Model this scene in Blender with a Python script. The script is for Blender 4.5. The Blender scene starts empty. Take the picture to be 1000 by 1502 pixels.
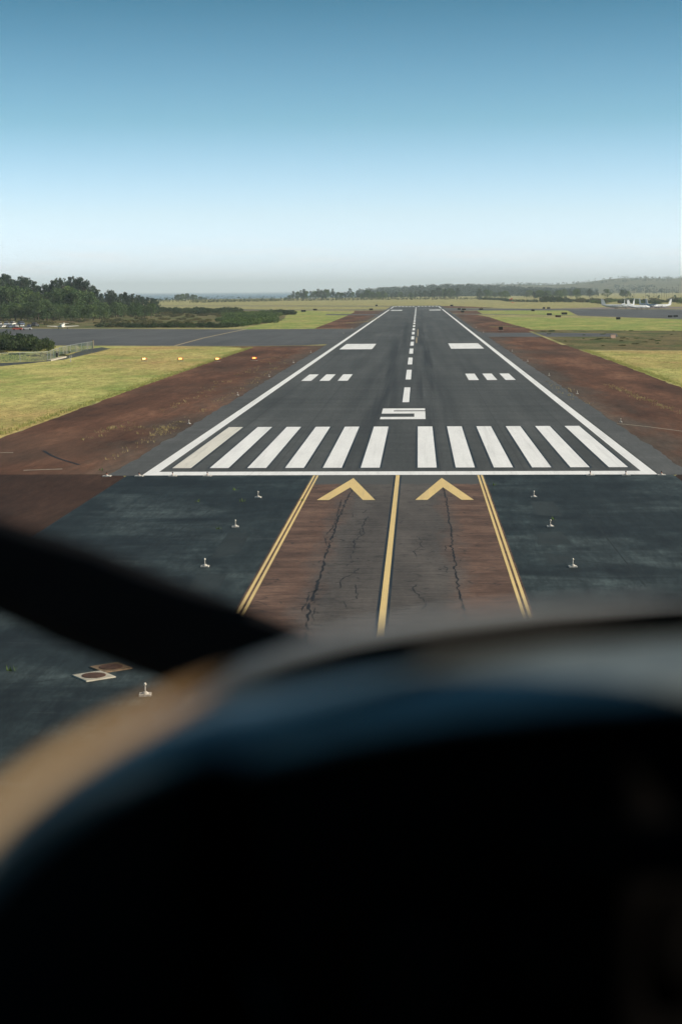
import bpy, math, random
import numpy as np
from mathutils import Vector, noise
from mathutils.geometry import tessellate_polygon
R = math.radians
random.seed(7); rng = np.random.default_rng(7)
S = bpy.context.scene
COL = S.collection

# ------------------------------------------------------------------ camera
CX, CY, CZ = 1.7955, -143.267, 16.297
FPX, PITCH, YAW, ROLL = 2381.35, 0.135604, 0.0478567, -0.0074906
cp, sp, cy_, sy_ = math.cos(PITCH), math.sin(PITCH), math.cos(YAW), math.sin(YAW)
FWD = Vector((-sy_*cp, cy_*cp, -sp)); RT0 = Vector((cy_, sy_, 0)); UP0 = RT0.cross(FWD)
RT = RT0*math.cos(ROLL) + UP0*math.sin(ROLL); UP = UP0*math.cos(ROLL) - RT0*math.sin(ROLL)
CAM = Vector((CX, CY, CZ))
cd = bpy.data.cameras.new('camera'); cam = bpy.data.objects.new('camera', cd); COL.objects.link(cam)
from mathutils import Matrix
cam.matrix_world = Matrix(((RT.x, UP.x, -FWD.x, CX), (RT.y, UP.y, -FWD.y, CY), (RT.z, UP.z, -FWD.z, CZ), (0, 0, 0, 1)))
cd.sensor_fit = 'VERTICAL'; cd.sensor_height = 36; cd.sensor_width = 24
cd.lens = FPX/1502*36
cd.clip_start = 0.02; cd.clip_end = 150000
cd.dof.use_dof = True; cd.dof.focus_distance = 260; cd.dof.aperture_fstop = 1.8
S.camera = cam

# ------------------------------------------------------------------ sky, sun, exposure
SUN_AZ, SUN_EL = 93, 26          # degrees clockwise from the runway heading, above the horizon
w = bpy.data.worlds.new('World'); S.world = w; w.use_nodes = True
nt = w.node_tree; nt.nodes.clear()
sky = nt.nodes.new('ShaderNodeTexSky'); sky.sky_type = 'NISHITA'; sky.sun_disc = False
sky.sun_elevation = R(SUN_EL); sky.sun_rotation = R(SUN_AZ); sky.altitude = 0
sky.air_density = 1.0; sky.dust_density = 0.35; sky.ozone_density = 2.5
tint = nt.nodes.new('ShaderNodeMix'); tint.data_type = 'RGBA'; tint.blend_type = 'MULTIPLY'; tint.inputs[0].default_value = 1
geo = nt.nodes.new('ShaderNodeTexCoord'); sep = nt.nodes.new('ShaderNodeSeparateXYZ'); nt.links.new(geo.outputs['Generated'], sep.inputs[0])
tr_ = nt.nodes.new('ShaderNodeValToRGB'); e_ = tr_.color_ramp.elements      # clear air deepening from the horizon up, then even to the zenith
for _ in range(3): e_.new(.5)
for el, (p_, c_) in zip(e_, ((0.0, (1.24, 1.48, 2.35)), (.045, (.95, 1.06, 1.38)), (.10, (.45, .68, .79)), (.185, (.09, .315, .365)), (1.0, (.17, .42, .40)))): el.position = p_; el.color = (*c_, 1)
nt.links.new(sep.outputs[2], tr_.inputs[0]); nt.links.new(tr_.outputs[0], tint.inputs[7])
bg = nt.nodes.new('ShaderNodeBackground'); bg.inputs[1].default_value = 0.10
wo = nt.nodes.new('ShaderNodeOutputWorld')
# a little thin low cloud lying along the horizon
cm = nt.nodes.new('ShaderNodeMapping'); cm.inputs['Scale'].default_value = (9, 9, 110); nt.links.new(geo.outputs['Generated'], cm.inputs[0])
cn = nt.nodes.new('ShaderNodeTexNoise'); cn.inputs['Scale'].default_value = 2.2; cn.inputs['Detail'].default_value = 7; nt.links.new(cm.outputs[0], cn.inputs['Vector'])
cr = nt.nodes.new('ShaderNodeValToRGB'); cr.color_ramp.elements[0].position = .48; cr.color_ramp.elements[1].position = .74; nt.links.new(cn.outputs['Fac'], cr.inputs[0])
cb_ = nt.nodes.new('ShaderNodeValToRGB'); q_ = cb_.color_ramp.elements
for _ in range(2): q_.new(.5)
for el, (p_, v_) in zip(q_, ((0.004, 0.0), (.012, .9), (.020, .7), (.034, 0.0))): el.position = p_; el.color = (v_, v_, v_, 1)
nt.links.new(sep.outputs[2], cb_.inputs[0])
cmul = nt.nodes.new('ShaderNodeMath'); cmul.operation = 'MULTIPLY'; nt.links.new(cr.outputs[0], cmul.inputs[0]); nt.links.new(cb_.outputs[0], cmul.inputs[1])
cmix = nt.nodes.new('ShaderNodeMix'); cmix.data_type = 'RGBA'; cmix.inputs[7].default_value = (6.2, 6.4, 6.6, 1)
nt.links.new(cmul.outputs[0], cmix.inputs[0]); nt.links.new(tint.outputs[2], cmix.inputs[6])
nt.links.new(sky.outputs[0], tint.inputs[6]); nt.links.new(cmix.outputs[2], bg.inputs[0]); nt.links.new(bg.outputs[0], wo.inputs[0])
sd = bpy.data.lights.new('sun', 'SUN'); sd.energy = 4.2; sd.angle = R(0.5); sd.color = (1.0, 0.88, 0.70)
so = bpy.data.objects.new('sun', sd); COL.objects.link(so)
SUNV = Vector((math.cos(R(SUN_EL))*math.sin(R(SUN_AZ)), math.cos(R(SUN_EL))*math.cos(R(SUN_AZ)), math.sin(R(SUN_EL))))
so.rotation_euler = SUNV.to_track_quat('Z', 'Y').to_euler(); so.location = (100, 0, 200)
S.view_settings.view_transform = 'Standard'; S.view_settings.look = 'None'
S.view_settings.exposure = 0.8; S.view_settings.gamma = 1.0

# ------------------------------------------------------------------ helpers
def ray(px, py): return FWD + RT*((px-500)/FPX) - UP*((py-751)/FPX)
def at(px, py, z=0.0):
    d = ray(px, py); t = (z-CZ)/d.z
    return CAM + d*t
def atd(px, py, dist):
    "point on the sight line through a photo pixel at a forward distance"
    return CAM + ray(px, py)*dist

def tag(o, label=None, cat=None, group=None, kind=None):
    if label: o['label'] = label
    if cat: o['category'] = cat
    if group: o['group'] = group
    if kind: o['kind'] = kind
    return o

class MB:
    def __init__(s): s.v = []; s.f = []
    def add(s, v, f):
        n = len(s.v); s.v += [tuple(p) for p in v]; s.f += [tuple(i+n for i in q) for q in f]; return s
    def box(s, c, d, rz=0):
        x, y, z = d[0]/2, d[1]/2, d[2]/2; ca, sa = math.cos(rz), math.sin(rz)
        v = []
        for k in (-z, z):
            for (i, j) in ((-x, -y), (x, -y), (x, y), (-x, y)):
                v.append((c[0]+i*ca-j*sa, c[1]+i*sa+j*ca, c[2]+k))
        return s.add(v, [(3,2,1,0),(4,5,6,7),(0,1,5,4),(1,2,6,5),(2,3,7,6),(3,0,4,7)])
    def tube(s, pts, rad, n=8, cap=True):
        pts = [Vector(p) for p in pts]; m = len(pts)
        if not hasattr(rad, '__len__'): rad = [rad]*m
        v = []
        for i, p in enumerate(pts):
            t = (pts[min(i+1, m-1)] - pts[max(i-1, 0)]).normalized()
            a = t.cross(Vector((0, 0, 1)) if abs(t.z) < .9 else Vector((1, 0, 0))).normalized(); b = t.cross(a)
            for k in range(n):
                an = 2*math.pi*k/n
                v.append(p + (a*math.cos(an) + b*math.sin(an))*rad[i])
        f = [(i*n+k, i*n+(k+1) % n, (i+1)*n+(k+1) % n, (i+1)*n+k) for i in range(m-1) for k in range(n)]
        if cap: f += [tuple(range(n)), tuple(range((m-1)*n, m*n))[::-1]]
        return s.add(v, f)
    def lathe(s, prof, c=(0, 0, 0), n=14):
        v = []
        for r, z in prof:
            for k in range(n):
                a = 2*math.pi*k/n; v.append((c[0]+r*math.cos(a), c[1]+r*math.sin(a), c[2]+z))
        m = len(prof)
        f = [(i*n+k, i*n+(k+1) % n, (i+1)*n+(k+1) % n, (i+1)*n+k) for i in range(m-1) for k in range(n)]
        f += [tuple(range(n))[::-1], tuple(range((m-1)*n, m*n))]
        return s.add(v, f)
    def loft(s, rings, cap=True, closed=True):
        n = len(rings[0]); v = [p for r in rings for p in r]; m = len(rings); kk = n if closed else n-1
        f = [(i*n+k, i*n+(k+1) % n, (i+1)*n+(k+1) % n, (i+1)*n+k) for i in range(m-1) for k in range(kk)]
        if cap and closed: f += [tuple(range(n))[::-1], tuple(range((m-1)*n, m*n))]
        return s.add(v, f)
    def poly(s, pts, z):
        pv = [Vector((p[0], p[1], 0)) for p in pts]
        tri = tessellate_polygon([pv]); fs = []
        for t in tri:
            a, b, c = (pv[i] for i in t)
            fs.append(t if (b-a).cross(c-a).z > 0 else t[::-1])
        return s.add([(p[0], p[1], z) for p in pts], fs)
    def rect(s, x0, x1, y0, y1, z): return s.add([(x0,y0,z),(x1,y0,z),(x1,y1,z),(x0,y1,z)], [(0,1,2,3)])
    def strip(s, pts, wid, z):
        pts = [Vector((p[0], p[1], 0)) for p in pts]; m = len(pts); v = []
        if not hasattr(wid, '__len__'): wid = [wid]*m
        for i, p in enumerate(pts):
            t = (pts[min(i+1, m-1)]-pts[max(i-1, 0)]).normalized(); nn = Vector((-t.y, t.x, 0))
            v += [p-nn*wid[i]/2+Vector((0,0,z)), p+nn*wid[i]/2+Vector((0,0,z))]
        return s.add(v, [(2*i, 2*i+2, 2*i+3, 2*i+1) for i in range(m-1)])
    def build(s, name, mat, parent=None, smooth=False):
        me = bpy.data.meshes.new(name); me.from_pydata(s.v, [], s.f); me.update()
        if smooth: me.polygons.foreach_set('use_smooth', [True]*len(me.polygons))
        o = bpy.data.objects.new(name, me); COL.objects.link(o)
        if mat: me.materials.append(mat)
        if parent: o.parent = parent
        return o
def empty(name, loc, rz=0):
    o = bpy.data.objects.new(name, None); COL.objects.link(o); o.location = loc; o.rotation_euler = (0, 0, rz); o.empty_display_size = .3
    return o
def copy_tree(o, parent=None):
    c = o.copy(); COL.objects.link(c); c.parent = parent
    for ch in list(KIDS.get(o.name, o.children)): copy_tree(ch, c)
    return c
KIDS = {}
def rough_edge(a, b, step, amp, seed=0):
    "points from a to b (b left out) with an uneven edge"
    a, b = Vector((a[0], a[1], 0)), Vector((b[0], b[1], 0)); L = (b-a).length; n = max(1, int(L/step))
    t = (b-a).normalized(); nn = Vector((-t.y, t.x, 0)); out = []
    for i in range(n):
        p = a + (b-a)*(i/n); k = noise.fractal(Vector((p.x/9+seed, p.y/9, seed)), 1, 2, 4)*amp if 0 < i else 0
        p = p + nn*k; out.append((p.x, p.y))
    return out
def rough_poly(pts, step, amp, seed=0):
    out = []
    for i in range(len(pts)): out += rough_edge(pts[i], pts[(i+1) % len(pts)], step, amp, seed)
    return out

# ------------------------------------------------------------------ materials
def mat(name, rough=.85, spec=.3, metal=0):
    m = bpy.data.materials.new(name); m.use_nodes = True
    b = m.node_tree.nodes['Principled BSDF']; b.inputs['Roughness'].default_value = rough
    b.inputs['Specular IOR Level'].default_value = spec; b.inputs['Metallic'].default_value = metal
    return m, m.node_tree, b
def N(nt, t, **k):
    n = nt.nodes.new(t)
    for a, v in k.items(): setattr(n, a, v)
    return n
def coords(nt, scale=(1, 1, 1), rot=0, obj=True):
    tc = N(nt, 'ShaderNodeTexCoord'); mp = N(nt, 'ShaderNodeMapping'); mp.inputs['Scale'].default_value = scale; mp.inputs['Rotation'].default_value = (0, 0, rot)
    nt.links.new(tc.outputs['Object'], mp.inputs[0]); return mp.outputs[0]
def nz(nt, scale, detail=4, rough=.6, sc=(1, 1, 1), rot=0, dist=0):
    n = N(nt, 'ShaderNodeTexNoise'); n.inputs['Scale'].default_value = scale; n.inputs['Detail'].default_value = detail
    n.inputs['Roughness'].default_value = rough; n.inputs['Distortion'].default_value = dist
    nt.links.new(coords(nt, sc, rot), n.inputs['Vector']); return n.outputs['Fac']
def ramp(nt, fac, stops):
    r = N(nt, 'ShaderNodeValToRGB'); e = r.color_ramp.elements
    while len(e) < len(stops): e.new(.5)
    for el, (p, c) in zip(e, stops): el.position = p; el.color = (c if len(c) == 4 else (*c, 1)) if hasattr(c, '__len__') else (c, c, c, 1)
    nt.links.new(fac, r.inputs[0]); return r.outputs[0]
def mix(nt, fac, a, b, mode='MIX'):
    m = N(nt, 'ShaderNodeMix', data_type='RGBA', blend_type=mode)
    for s, v in ((m.inputs[0], fac), (m.inputs[6], a), (m.inputs[7], b)):
        if hasattr(v, 'is_linked'): nt.links.new(v, s)
        elif hasattr(v, '__len__'): s.default_value = (*v, 1)
        else: s.default_value = v
    return m.outputs[2]
def math_(nt, op, a, b=0.0, c=None):
    m = N(nt, 'ShaderNodeMath', operation=op)
    for s, v in zip(m.inputs, (a, b, c)):
        if v is None: continue
        if hasattr(v, 'is_linked'): nt.links.new(v, s)
        else: s.default_value = v
    return m.outputs[0]
def bump(nt, b, fac, dist, strength=.6):
    n = N(nt, 'ShaderNodeBump'); n.inputs['Distance'].default_value = dist; n.inputs['Strength'].default_value = strength
    nt.links.new(fac, n.inputs['Height']); nt.links.new(n.outputs[0], b.inputs['Normal'])
def out(nt, b, c): nt.links.new(c, b.inputs['Base Color'])
def sepxy(nt):
    tc = N(nt, 'ShaderNodeTexCoord'); s = N(nt, 'ShaderNodeSeparateXYZ'); nt.links.new(tc.outputs['Object'], s.inputs[0]); return s.outputs

def plain(name, c, rough=.7, spec=.3, var=.12, sc=3.0, metal=0):
    m, nt, b = mat(name, rough, spec, metal)
    f = nz(nt, sc, 4)
    out(nt, b, ramp(nt, f, [(.3, tuple(x*(1-var) for x in c)), (.7, tuple(min(1, x*(1+var)) for x in c))]))
    return m

def grass_mat(name, green, straw, bare, straw_amt=.5, bare_amt=.62):
    m, nt, b = mat(name, .95, .1)
    f1 = nz(nt, .075, 6, .65, (1.0, .42, 1)); f2 = nz(nt, .022, 5, .6, (1.0, .5, 1)); f3 = nz(nt, 1.5, 7, .85, (1, .16, 1))
    c = ramp(nt, f1, [(straw_amt-.09, green), (straw_amt+.10, straw)])
    c = mix(nt, ramp(nt, f2, [(bare_amt-.06, 0.0), (bare_amt+.12, 1.0)]), c, bare)
    c = mix(nt, .9, c, ramp(nt, f3, [(.32, .45), (.68, 1.4)]), 'MULTIPLY')
    c = mix(nt, .8, c, ramp(nt, nz(nt, .28, 6, .75, (1, .32, 1)), [(.36, .68), (.64, 1.22)]), 'MULTIPLY')
    out(nt, b, c); bump(nt, b, nz(nt, 1.1, 6, .8), .35, .8)
    return m
M = {}
M['grass'] = grass_mat('grass_turf', (.30, .355, .10), (.54, .48, .175), (.50, .35, .145), .48, .54)
M['grass_fresh'] = grass_mat('grass_fresh', (.25, .31, .085), (.42, .38, .13), (.42, .33, .14), .54, .62)
M['grass_dry'] = grass_mat('grass_dry', (.25, .25, .10), (.38, .34, .15), (.38, .31, .15), .46, .62)
M['heath'] = grass_mat('heath_rough', (.075, .10, .034), (.20, .165, .075), (.17, .12, .06), .50, .56)

def soil_mat(name, a, b_, c_, weeds=True):
    m, nt, b = mat(name, .95, .12)
    f1 = nz(nt, .09, 6, .65, (1.0, .22, 1)); f2 = nz(nt, 1.1, 8, .82, (1, .16, 1)); f3 = nz(nt, .02, 4, .5)
    c = ramp(nt, f1, [(.32, a), (.52, b_), (.72, c_)])
    c = mix(nt, .75, c, ramp(nt, f2, [(.3, .45), (.7, 1.5)]), 'MULTIPLY')
    c = mix(nt, ramp(nt, f3, [(.5, 0.0), (.75, .6)]), c, (.085, .062, .046))
    if weeds:      # grit washed from the pavement lies over the soil next to it
        x, y, z = sepxy(nt)
        e = math_(nt, 'ADD', math_(nt, 'ABSOLUTE', x), math_(nt, 'MULTIPLY', math_(nt, 'SUBTRACT', nz(nt, .16, 6, .7, (1, .25, 1)), .5), 22.0))
        c = mix(nt, math_(nt, 'MULTIPLY', ramp(nt, math_(nt, 'DIVIDE', e, 100.0), [(.25, .7), (.32, 0.0)]), 1.0), c, ramp(nt, f2, [(.3, (.05, .045, .04)), (.7, (.125, .11, .09))]))
    out(nt, b, c); bump(nt, b, nz(nt, 2.2, 6, .75), .12, .8)
    return m
M['soil'] = soil_mat('soil_red', (.045, .024, .017), (.118, .056, .035), (.235, .118, .072))
M['soil_dark'] = soil_mat('soil_dark', (.022, .013, .010), (.046, .024, .017), (.075, .039, .027), False)

def asphalt(name, base, var=.25, blue=0.0, lanes=True, rough=.75, streak=.3):
    m, nt, b = mat(name, rough, .28)
    dark = tuple(x*(1-var) for x in base); lite = tuple(x*(1+var) for x in base)
    f = nz(nt, .06, 5, .6, (1.0, .25, 1)); c = ramp(nt, f, [(.3, dark), (.7, lite)])
    st = nz(nt, .35, 4, .6, (1.0, .02, 1)); c = mix(nt, streak, c, ramp(nt, st, [(.35, .55), (.65, 1.25)]), 'MULTIPLY')
    c = mix(nt, .6, c, ramp(nt, nz(nt, 3.0, 8, .85, (1, .10, 1)), [(.32, .55), (.68, 1.45)]), 'MULTIPLY')
    c = mix(nt, .45, c, ramp(nt, nz(nt, .12, 5, .7, (.12, 1.6, 1)), [(.36, .6), (.62, 1.2)]), 'MULTIPLY')
    if lanes:
        x, y, z = sepxy(nt)
        lane = math_(nt, 'FRACT', math_(nt, 'DIVIDE', math_(nt, 'ADD', x, 190.5), 7.62))
        seam = math_(nt, 'LESS_THAN', math_(nt, 'ABSOLUTE', math_(nt, 'SUBTRACT', lane, .5)), .011)
        c = mix(nt, math_(nt, 'MULTIPLY', seam, .45), c, tuple(v*.45 for v in base))
        yy = math_(nt, 'FRACT', math_(nt, 'DIVIDE', y, 61.0))
        s2 = math_(nt, 'LESS_THAN', yy, .012)
        c = mix(nt, math_(nt, 'MULTIPLY', s2, .35), c, tuple(v*.55 for v in base))
        # rubber laid down by wheels either side of the centreline
        ax = math_(nt, 'ABSOLUTE', math_(nt, 'SUBTRACT', math_(nt, 'ABSOLUTE', x), 3.6))
        rub = math_(nt, 'MULTIPLY', ramp(nt, math_(nt, 'DIVIDE', ax, 4.5), [(0.0, 1.0), (1.0, 0.0)]), ramp(nt, nz(nt, .5, 3, .6, (1, .012, 1)), [(.40, 0.0), (.60, .85)]))
        yr = ramp(nt, math_(nt, 'DIVIDE', y, 900.0), [(0.0, .3), (.12, 1.0), (.5, .9), (1.0, .2)])
        c = mix(nt, math_(nt, 'MULTIPLY', rub, yr), c, (.012, .013, .015))
    out(nt, b, c); bump(nt, b, nz(nt, 14, 4, .8), .01, .5)
    return m
M['runway'] = asphalt('runway_asphalt', (.070, .072, .070), .3, streak=.5)
M['taxi'] = asphalt('taxiway_asphalt', (.088, .088, .088), .25, lanes=False)
M['shoulder'] = asphalt('shoulder_asphalt', (.085, .085, .083), .25, lanes=False)
M['path'] = asphalt('path_asphalt', (.05, .054, .06), .2, lanes=False)
def sealed():
    m, nt, b = mat('sealed_asphalt', .7, .3)
    f = nz(nt, .11, 6, .65, (.6, 1, 1), 0, .6); c = ramp(nt, f, [(.36, (.0055, .008, .0085)), (.5, (.0125, .018, .0185)), (.64, (.034, .045, .045))])
    sw = nz(nt, .9, 8, .8, (1.3, .22, 1), R(6), .3); c = mix(nt, .9, c, ramp(nt, sw, [(.36, .45), (.64, 1.7)]), 'MULTIPLY')
    s3 = nz(nt, .35, 6, .75, (.5, .9, 1), R(-20), .6); c = mix(nt, .6, c, ramp(nt, s3, [(.36, .55), (.62, 1.5)]), 'MULTIPLY')
    ln = nz(nt, .35, 5, .6, (1.0, .03, 1)); c = mix(nt, .5, c, ramp(nt, ln, [(.38, .6), (.62, 1.35)]), 'MULTIPLY')
    scr = nz(nt, .5, 6, .75, (.16, 1.8, 1), R(-10), .4)
    c = mix(nt, ramp(nt, scr, [(.60, 0.0), (.68, .45)]), c, (.06, .07, .071))
    c = mix(nt, .8, c, ramp(nt, nz(nt, 4.5, 6, .85, (1, .18, 1)), [(.3, .45), (.7, 1.65)]), 'MULTIPLY')
    out(nt, b, c); bump(nt, b, nz(nt, 10, 4, .8), .01, .5)
    return m
M['sealed'] = sealed()
M['sealed_patch'] = asphalt('sealed_patch', (.022, .029, .030), .35, lanes=False)
def lane_mat():
    m, nt, b = mat('old_lane', .8, .25)
    x, y, z = sepxy(nt)
    e = math_(nt, 'ADD', math_(nt, 'DIVIDE', math_(nt, 'ABSOLUTE', x), 7.4), math_(nt, 'MULTIPLY', math_(nt, 'SUBTRACT', nz(nt, .35, 5, .7, (1, .35, 1)), .5), .55))
    g = ramp(nt, nz(nt, .25, 5, .6, (1, .2, 1)), [(.3, (.055, .048, .044)), (.7, (.115, .10, .09))])
    r = ramp(nt, nz(nt, .3, 6, .7, (.7, 1.2, 1)), [(.3, (.05, .028, .020)), (.5, (.12, .068, .048)), (.7, (.20, .12, .085))])
    c = mix(nt, ramp(nt, e, [(.42, 0.0), (.68, 1.0)]), g, r)
    st = nz(nt, 2.2, 3, .6, (.12, 1, 1)); c = mix(nt, .6, c, ramp(nt, st, [(.3, .62), (.7, 1.3)]), 'MULTIPLY')
    vo = N(nt, 'ShaderNodeTexVoronoi', feature='DISTANCE_TO_EDGE'); vo.inputs['Scale'].default_value = 1.0
    nt.links.new(coords(nt, (.55, 1.5, 1)), vo.inputs['Vector'])
    ck = math_(nt, 'MULTIPLY', ramp(nt, vo.outputs['Distance'], [(0.0, .85), (.05, 0.0)]), ramp(nt, nz(nt, .35, 4, .6), [(.42, 0.0), (.58, 1.0)]))
    c = mix(nt, ck, c, (.018, .017, .018))
    c = mix(nt, .7, c, ramp(nt, nz(nt, 5, 6, .85, (.6, 1, 1)), [(.3, .55), (.7, 1.45)]), 'MULTIPLY')
    c = mix(nt, ramp(nt, math_(nt, 'ADD', math_(nt, 'DIVIDE', y, 12.0), math_(nt, 'ADD', .9, math_(nt, 'MULTIPLY', nz(nt, 1.5), .25))), [(.43, 0.0), (.5, 1.0)]), c, (.07, .072, .07))
    out(nt, b, c); bump(nt, b, nz(nt, 6, 5, .8), .015, .5)
    return m
M['lane'] = lane_mat()
def paint(name, c, worn=.5, under=(.06, .063, .065)):
    m, nt, b = mat(name, .6, .35)
    f = ramp(nt, nz(nt, .4, 6, .72, (1.3, .16, 1)), [(.3, tuple(v*.84 for v in c)), (.7, c)])
    wr = nz(nt, 1.6, 6, .75, (1.0, .22, 1)); sp_ = nz(nt, .3, 3)
    k = math_(nt, 'MULTIPLY', ramp(nt, wr, [(.63, 0.0), (.72, 1.0)]), ramp(nt, sp_, [(.4, 0.0), (.62, worn)]))
    rb_ = math_(nt, 'MULTIPLY', ramp(nt, nz(nt, 1.1, 5, .7, (1.2, .03, 1)), [(.52, 0.0), (.66, .45)]), worn)
    f = mix(nt, rb_, f, (.20, .20, .20)); f = mix(nt, .35, f, ramp(nt, nz(nt, 5, 6, .85, (1, .12, 1)), [(.3, .78), (.6, 1.05)]), 'MULTIPLY')
    ed = nz(nt, 7, 4, .8); k = math_(nt, 'MAXIMUM', k, ramp(nt, ed, [(.70, 0.0), (.76, worn)]))
    out(nt, b, mix(nt, k, f, under)); return m
M['white'] = paint('paint_white', (.90, .89, .88), .36)
M['cream'] = paint('paint_cream', (.76, .72, .64), .6)
M['yellow'] = paint('paint_yellow', (.78, .57, .24), .45)
M['yellow_old'] = paint('paint_yellow_old', (.40, .30, .16), .9)
M['black_paint'] = paint('paint_black', (.013, .017, .022), .4)
M['tar'] = plain('tar', (.018, .018, .020), .7, .2)
M['concrete'] = plain('concrete', (.36, .33, .27), .9, .2, .25, 2)
M['rust'] = plain('rust_lid', (.07, .035, .022), .8, .3, .4, 3)
M['fixture_white'] = plain('fixture_white', (.44, .41, .37), .6, .35, .35, 7)
M['fixture_orange'] = plain('fixture_orange', (.55, .14, .05), .5, .4)
M['fixture_dark'] = plain('fixture_dark', (.03, .025, .025), .5, .4)
M['lens'] = plain('lens_glass', (.55, .50, .42), .15, .6)
M['black_board'] = plain('black_board', (.012, .011, .011), .6, .3, .3)
M['brown_board'] = plain('brown_board', (.10, .035, .022), .6, .3, .3)
M['steel'] = plain('galvanised', (.30, .31, .31), .45, .5, .2, 8, .3)
M['wood_pole'] = plain('pole_wood', (.10, .085, .07), .9, .1, .3)
def glow(name, c, s):
    m = bpy.data.materials.new(name); m.use_nodes = True; b = m.node_tree.nodes['Principled BSDF']
    b.inputs['Base Color'].default_value = (.8, .7, .6, 1); b.inputs['Emission Color'].default_value = (*c, 1); b.inputs['Emission Strength'].default_value = s
    return m
def leaf_mat(name, c1, c2, sheen=.0):
    m, nt, b = mat(name, .8, .15)
    oi = N(nt, 'ShaderNodeObjectInfo')
    f = nz(nt, .35, 3, .6)
    c = ramp(nt, f, [(.32, c1), (.68, c2)])
    c = mix(nt, .85, c, ramp(nt, oi.outputs['Random'], [(0.0, (.72, .78, .8)), (.5, (1, 1, 1)), (1.0, (1.3, 1.2, 1.0))]), 'MULTIPLY')
    out(nt, b, c)
    tr = N(nt, 'ShaderNodeBsdfTranslucent'); nt.links.new(c, tr.inputs[0])
    ms = N(nt, 'ShaderNodeMixShader'); ms.inputs[0].default_value = .32
    o = nt.nodes['Material Output']; nt.links.new(b.outputs[0], ms.inputs[1]); nt.links.new(tr.outputs[0], ms.inputs[2]); nt.links.new(ms.outputs[0], o.inputs[0])
    return m
M['ironwood'] = leaf_mat('ironwood_needles', (.028, .054, .044), (.072, .106, .072))
M['broad'] = leaf_mat('broad_leaves', (.046, .088, .036), (.108, .160, .058))
M['shrub'] = leaf_mat('shrub_leaves', (.06, .105, .034), (.125, .18, .06))
M['shrub_dark'] = leaf_mat('shrub_dark', (.028, .048, .022), (.062, .088, .035))
M['heather'] = leaf_mat('heather_leaves', (.075, .08, .036), (.15, .14, .065))
M['blade'] = leaf_mat('grass_blades', (.20, .24, .08), (.38, .36, .13))
M['straw'] = leaf_mat('straw_blades', (.26, .20, .09), (.45, .36, .18))
M['bark'] = plain('bark', (.09, .075, .06), .95, .1, .3, 4)

# ------------------------------------------------------------------ the ground and the sea
def structure(o): o['kind'] = 'structure'; return o
g = MB(); coast = [(-9000, -3500), (12000, -3500), (14000, 16000), (2500, 15000), (900, 9000), (300, 5200), (-120, 3700), (-500, 3200), (-1600, 3000), (-9000, 2900)]
g.poly(coast, 0.0)
structure(g.build('ground', M['grass_dry']))
def sea_mat():
    m, nt, b = mat('sea_water', .28, .5)
    out(nt, b, ramp(nt, nz(nt, .004, 5, .6, (.4, 1, 1)), [(.35, (.012, .045, .075)), (.7, (.022, .07, .105))]))
    bump(nt, b, nz(nt, .05, 5, .65, (.6, 1.3, 1)), 1.2, .7); return m
s_ = MB(); s_.rect(-44000, 44000, -4000, 44000, -9.0); structure(s_.build('sea', sea_mat()))
sf = MB()
for k in range(26):
    x = random.uniform(-900, 250); y = 3900+random.uniform(0, 2600)
    sf.strip([(x+i*14, y+random.uniform(-5, 5)) for i in range(random.randint(3, 8))], random.uniform(4, 12), -8.9)
tag(sf.build('surf', plain('surf_foam', (.7, .72, .72))), 'thin white lines of surf on the distant sea', 'surf', kind='stuff')

def sheet(name, pts, z, m, step=0, amp=0, seed=1):
    b = MB(); b.poly(rough_poly(pts, step, amp, seed) if step else pts, z); return structure(b.build(name, m))
# grass fields (around the pavement), bare soil verges, heath
sheet('grass_field', [(-45, -200), (-45, 0), (-46, 105), (-47, 228), (-46.5, 303), (-47, 318), (-50, 331), (-58, 338), (-84, 347), (-100, 350), (-420, 372), (-420, -200)], .004, M['grass'], 1.2, .55, 3)
sheet('grass_field', [(45, -200), (420, -200), (420, 280), (70, 284), (46, 292), (45.5, 227), (45, 121)], .004, M['grass'], 1.2, .5, 5)
sheet('grass_field', [(-43, 563), (-74, 557), (-76, 640), (-74, 765), (-104, 1235), (-46, 1090), (-44, 900)], .004, M['grass_fresh'], 4, .8, 6)
sheet('grass_field', [(44, 832), (150, 722), (260, 640), (260, 486), (103, 489), (47, 524), (45, 669)], .004, M['grass_fresh'], 4, .8, 8)
sheet('grass_field', [(47, 1138), (116, 1105), (98, 868), (45, 938)], .004, M['grass_fresh'], 5, .8, 9)
sheet('heath_strip', [(45, 300), (72, 290), (420, 286), (420, 485), (103, 488), (47, 522), (45, 495), (45, 400)], .006, M['heath'], 2, .8, 11)
sheet('heath_field', [(-86, 590), (-320, 640), (-420, 900), (-330, 1480), (-205, 1470), (-106, 1245), (-74, 770), (-76, 640)], .006, M['heath'], 5, 1.5, 12)
sheet('soil_verge', [(-24.9, .6), (-24.9, 345), (-33, 345), (-46, 341), (-57, 339), (-50, 331), (-47, 318), (-46.5, 303), (-47, 228), (-46, 105), (-45, .6)], .009, M['soil'], 1.2, .5, 3)
sheet('soil_verge', [(24.9, .6), (45.5, .6), (45, 121), (45.5, 227), (45, 294), (45, 400), (45, 422), (24.9, 424)], .009, M['soil'], 1.2, .5, 5)
sheet('soil_verge', [(24.9, 476), (46, 473), (48, 524), (45, 669), (44, 832), (40, 930), (24.9, 960)], .009, M['soil'], 3, .7, 14)
sheet('soil_verge', [(-24.9, 560), (-43, 563), (-44, 900), (-46, 1090), (-50, 1180), (-24.9, 1180)], .009, M['soil'], 3, .7, 15)
sheet('soil_verge', [(24.9, 985), (45, 960), (47, 1120), (24.9, 1140)], .009, M['soil'], 3, .7, 17)
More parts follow.
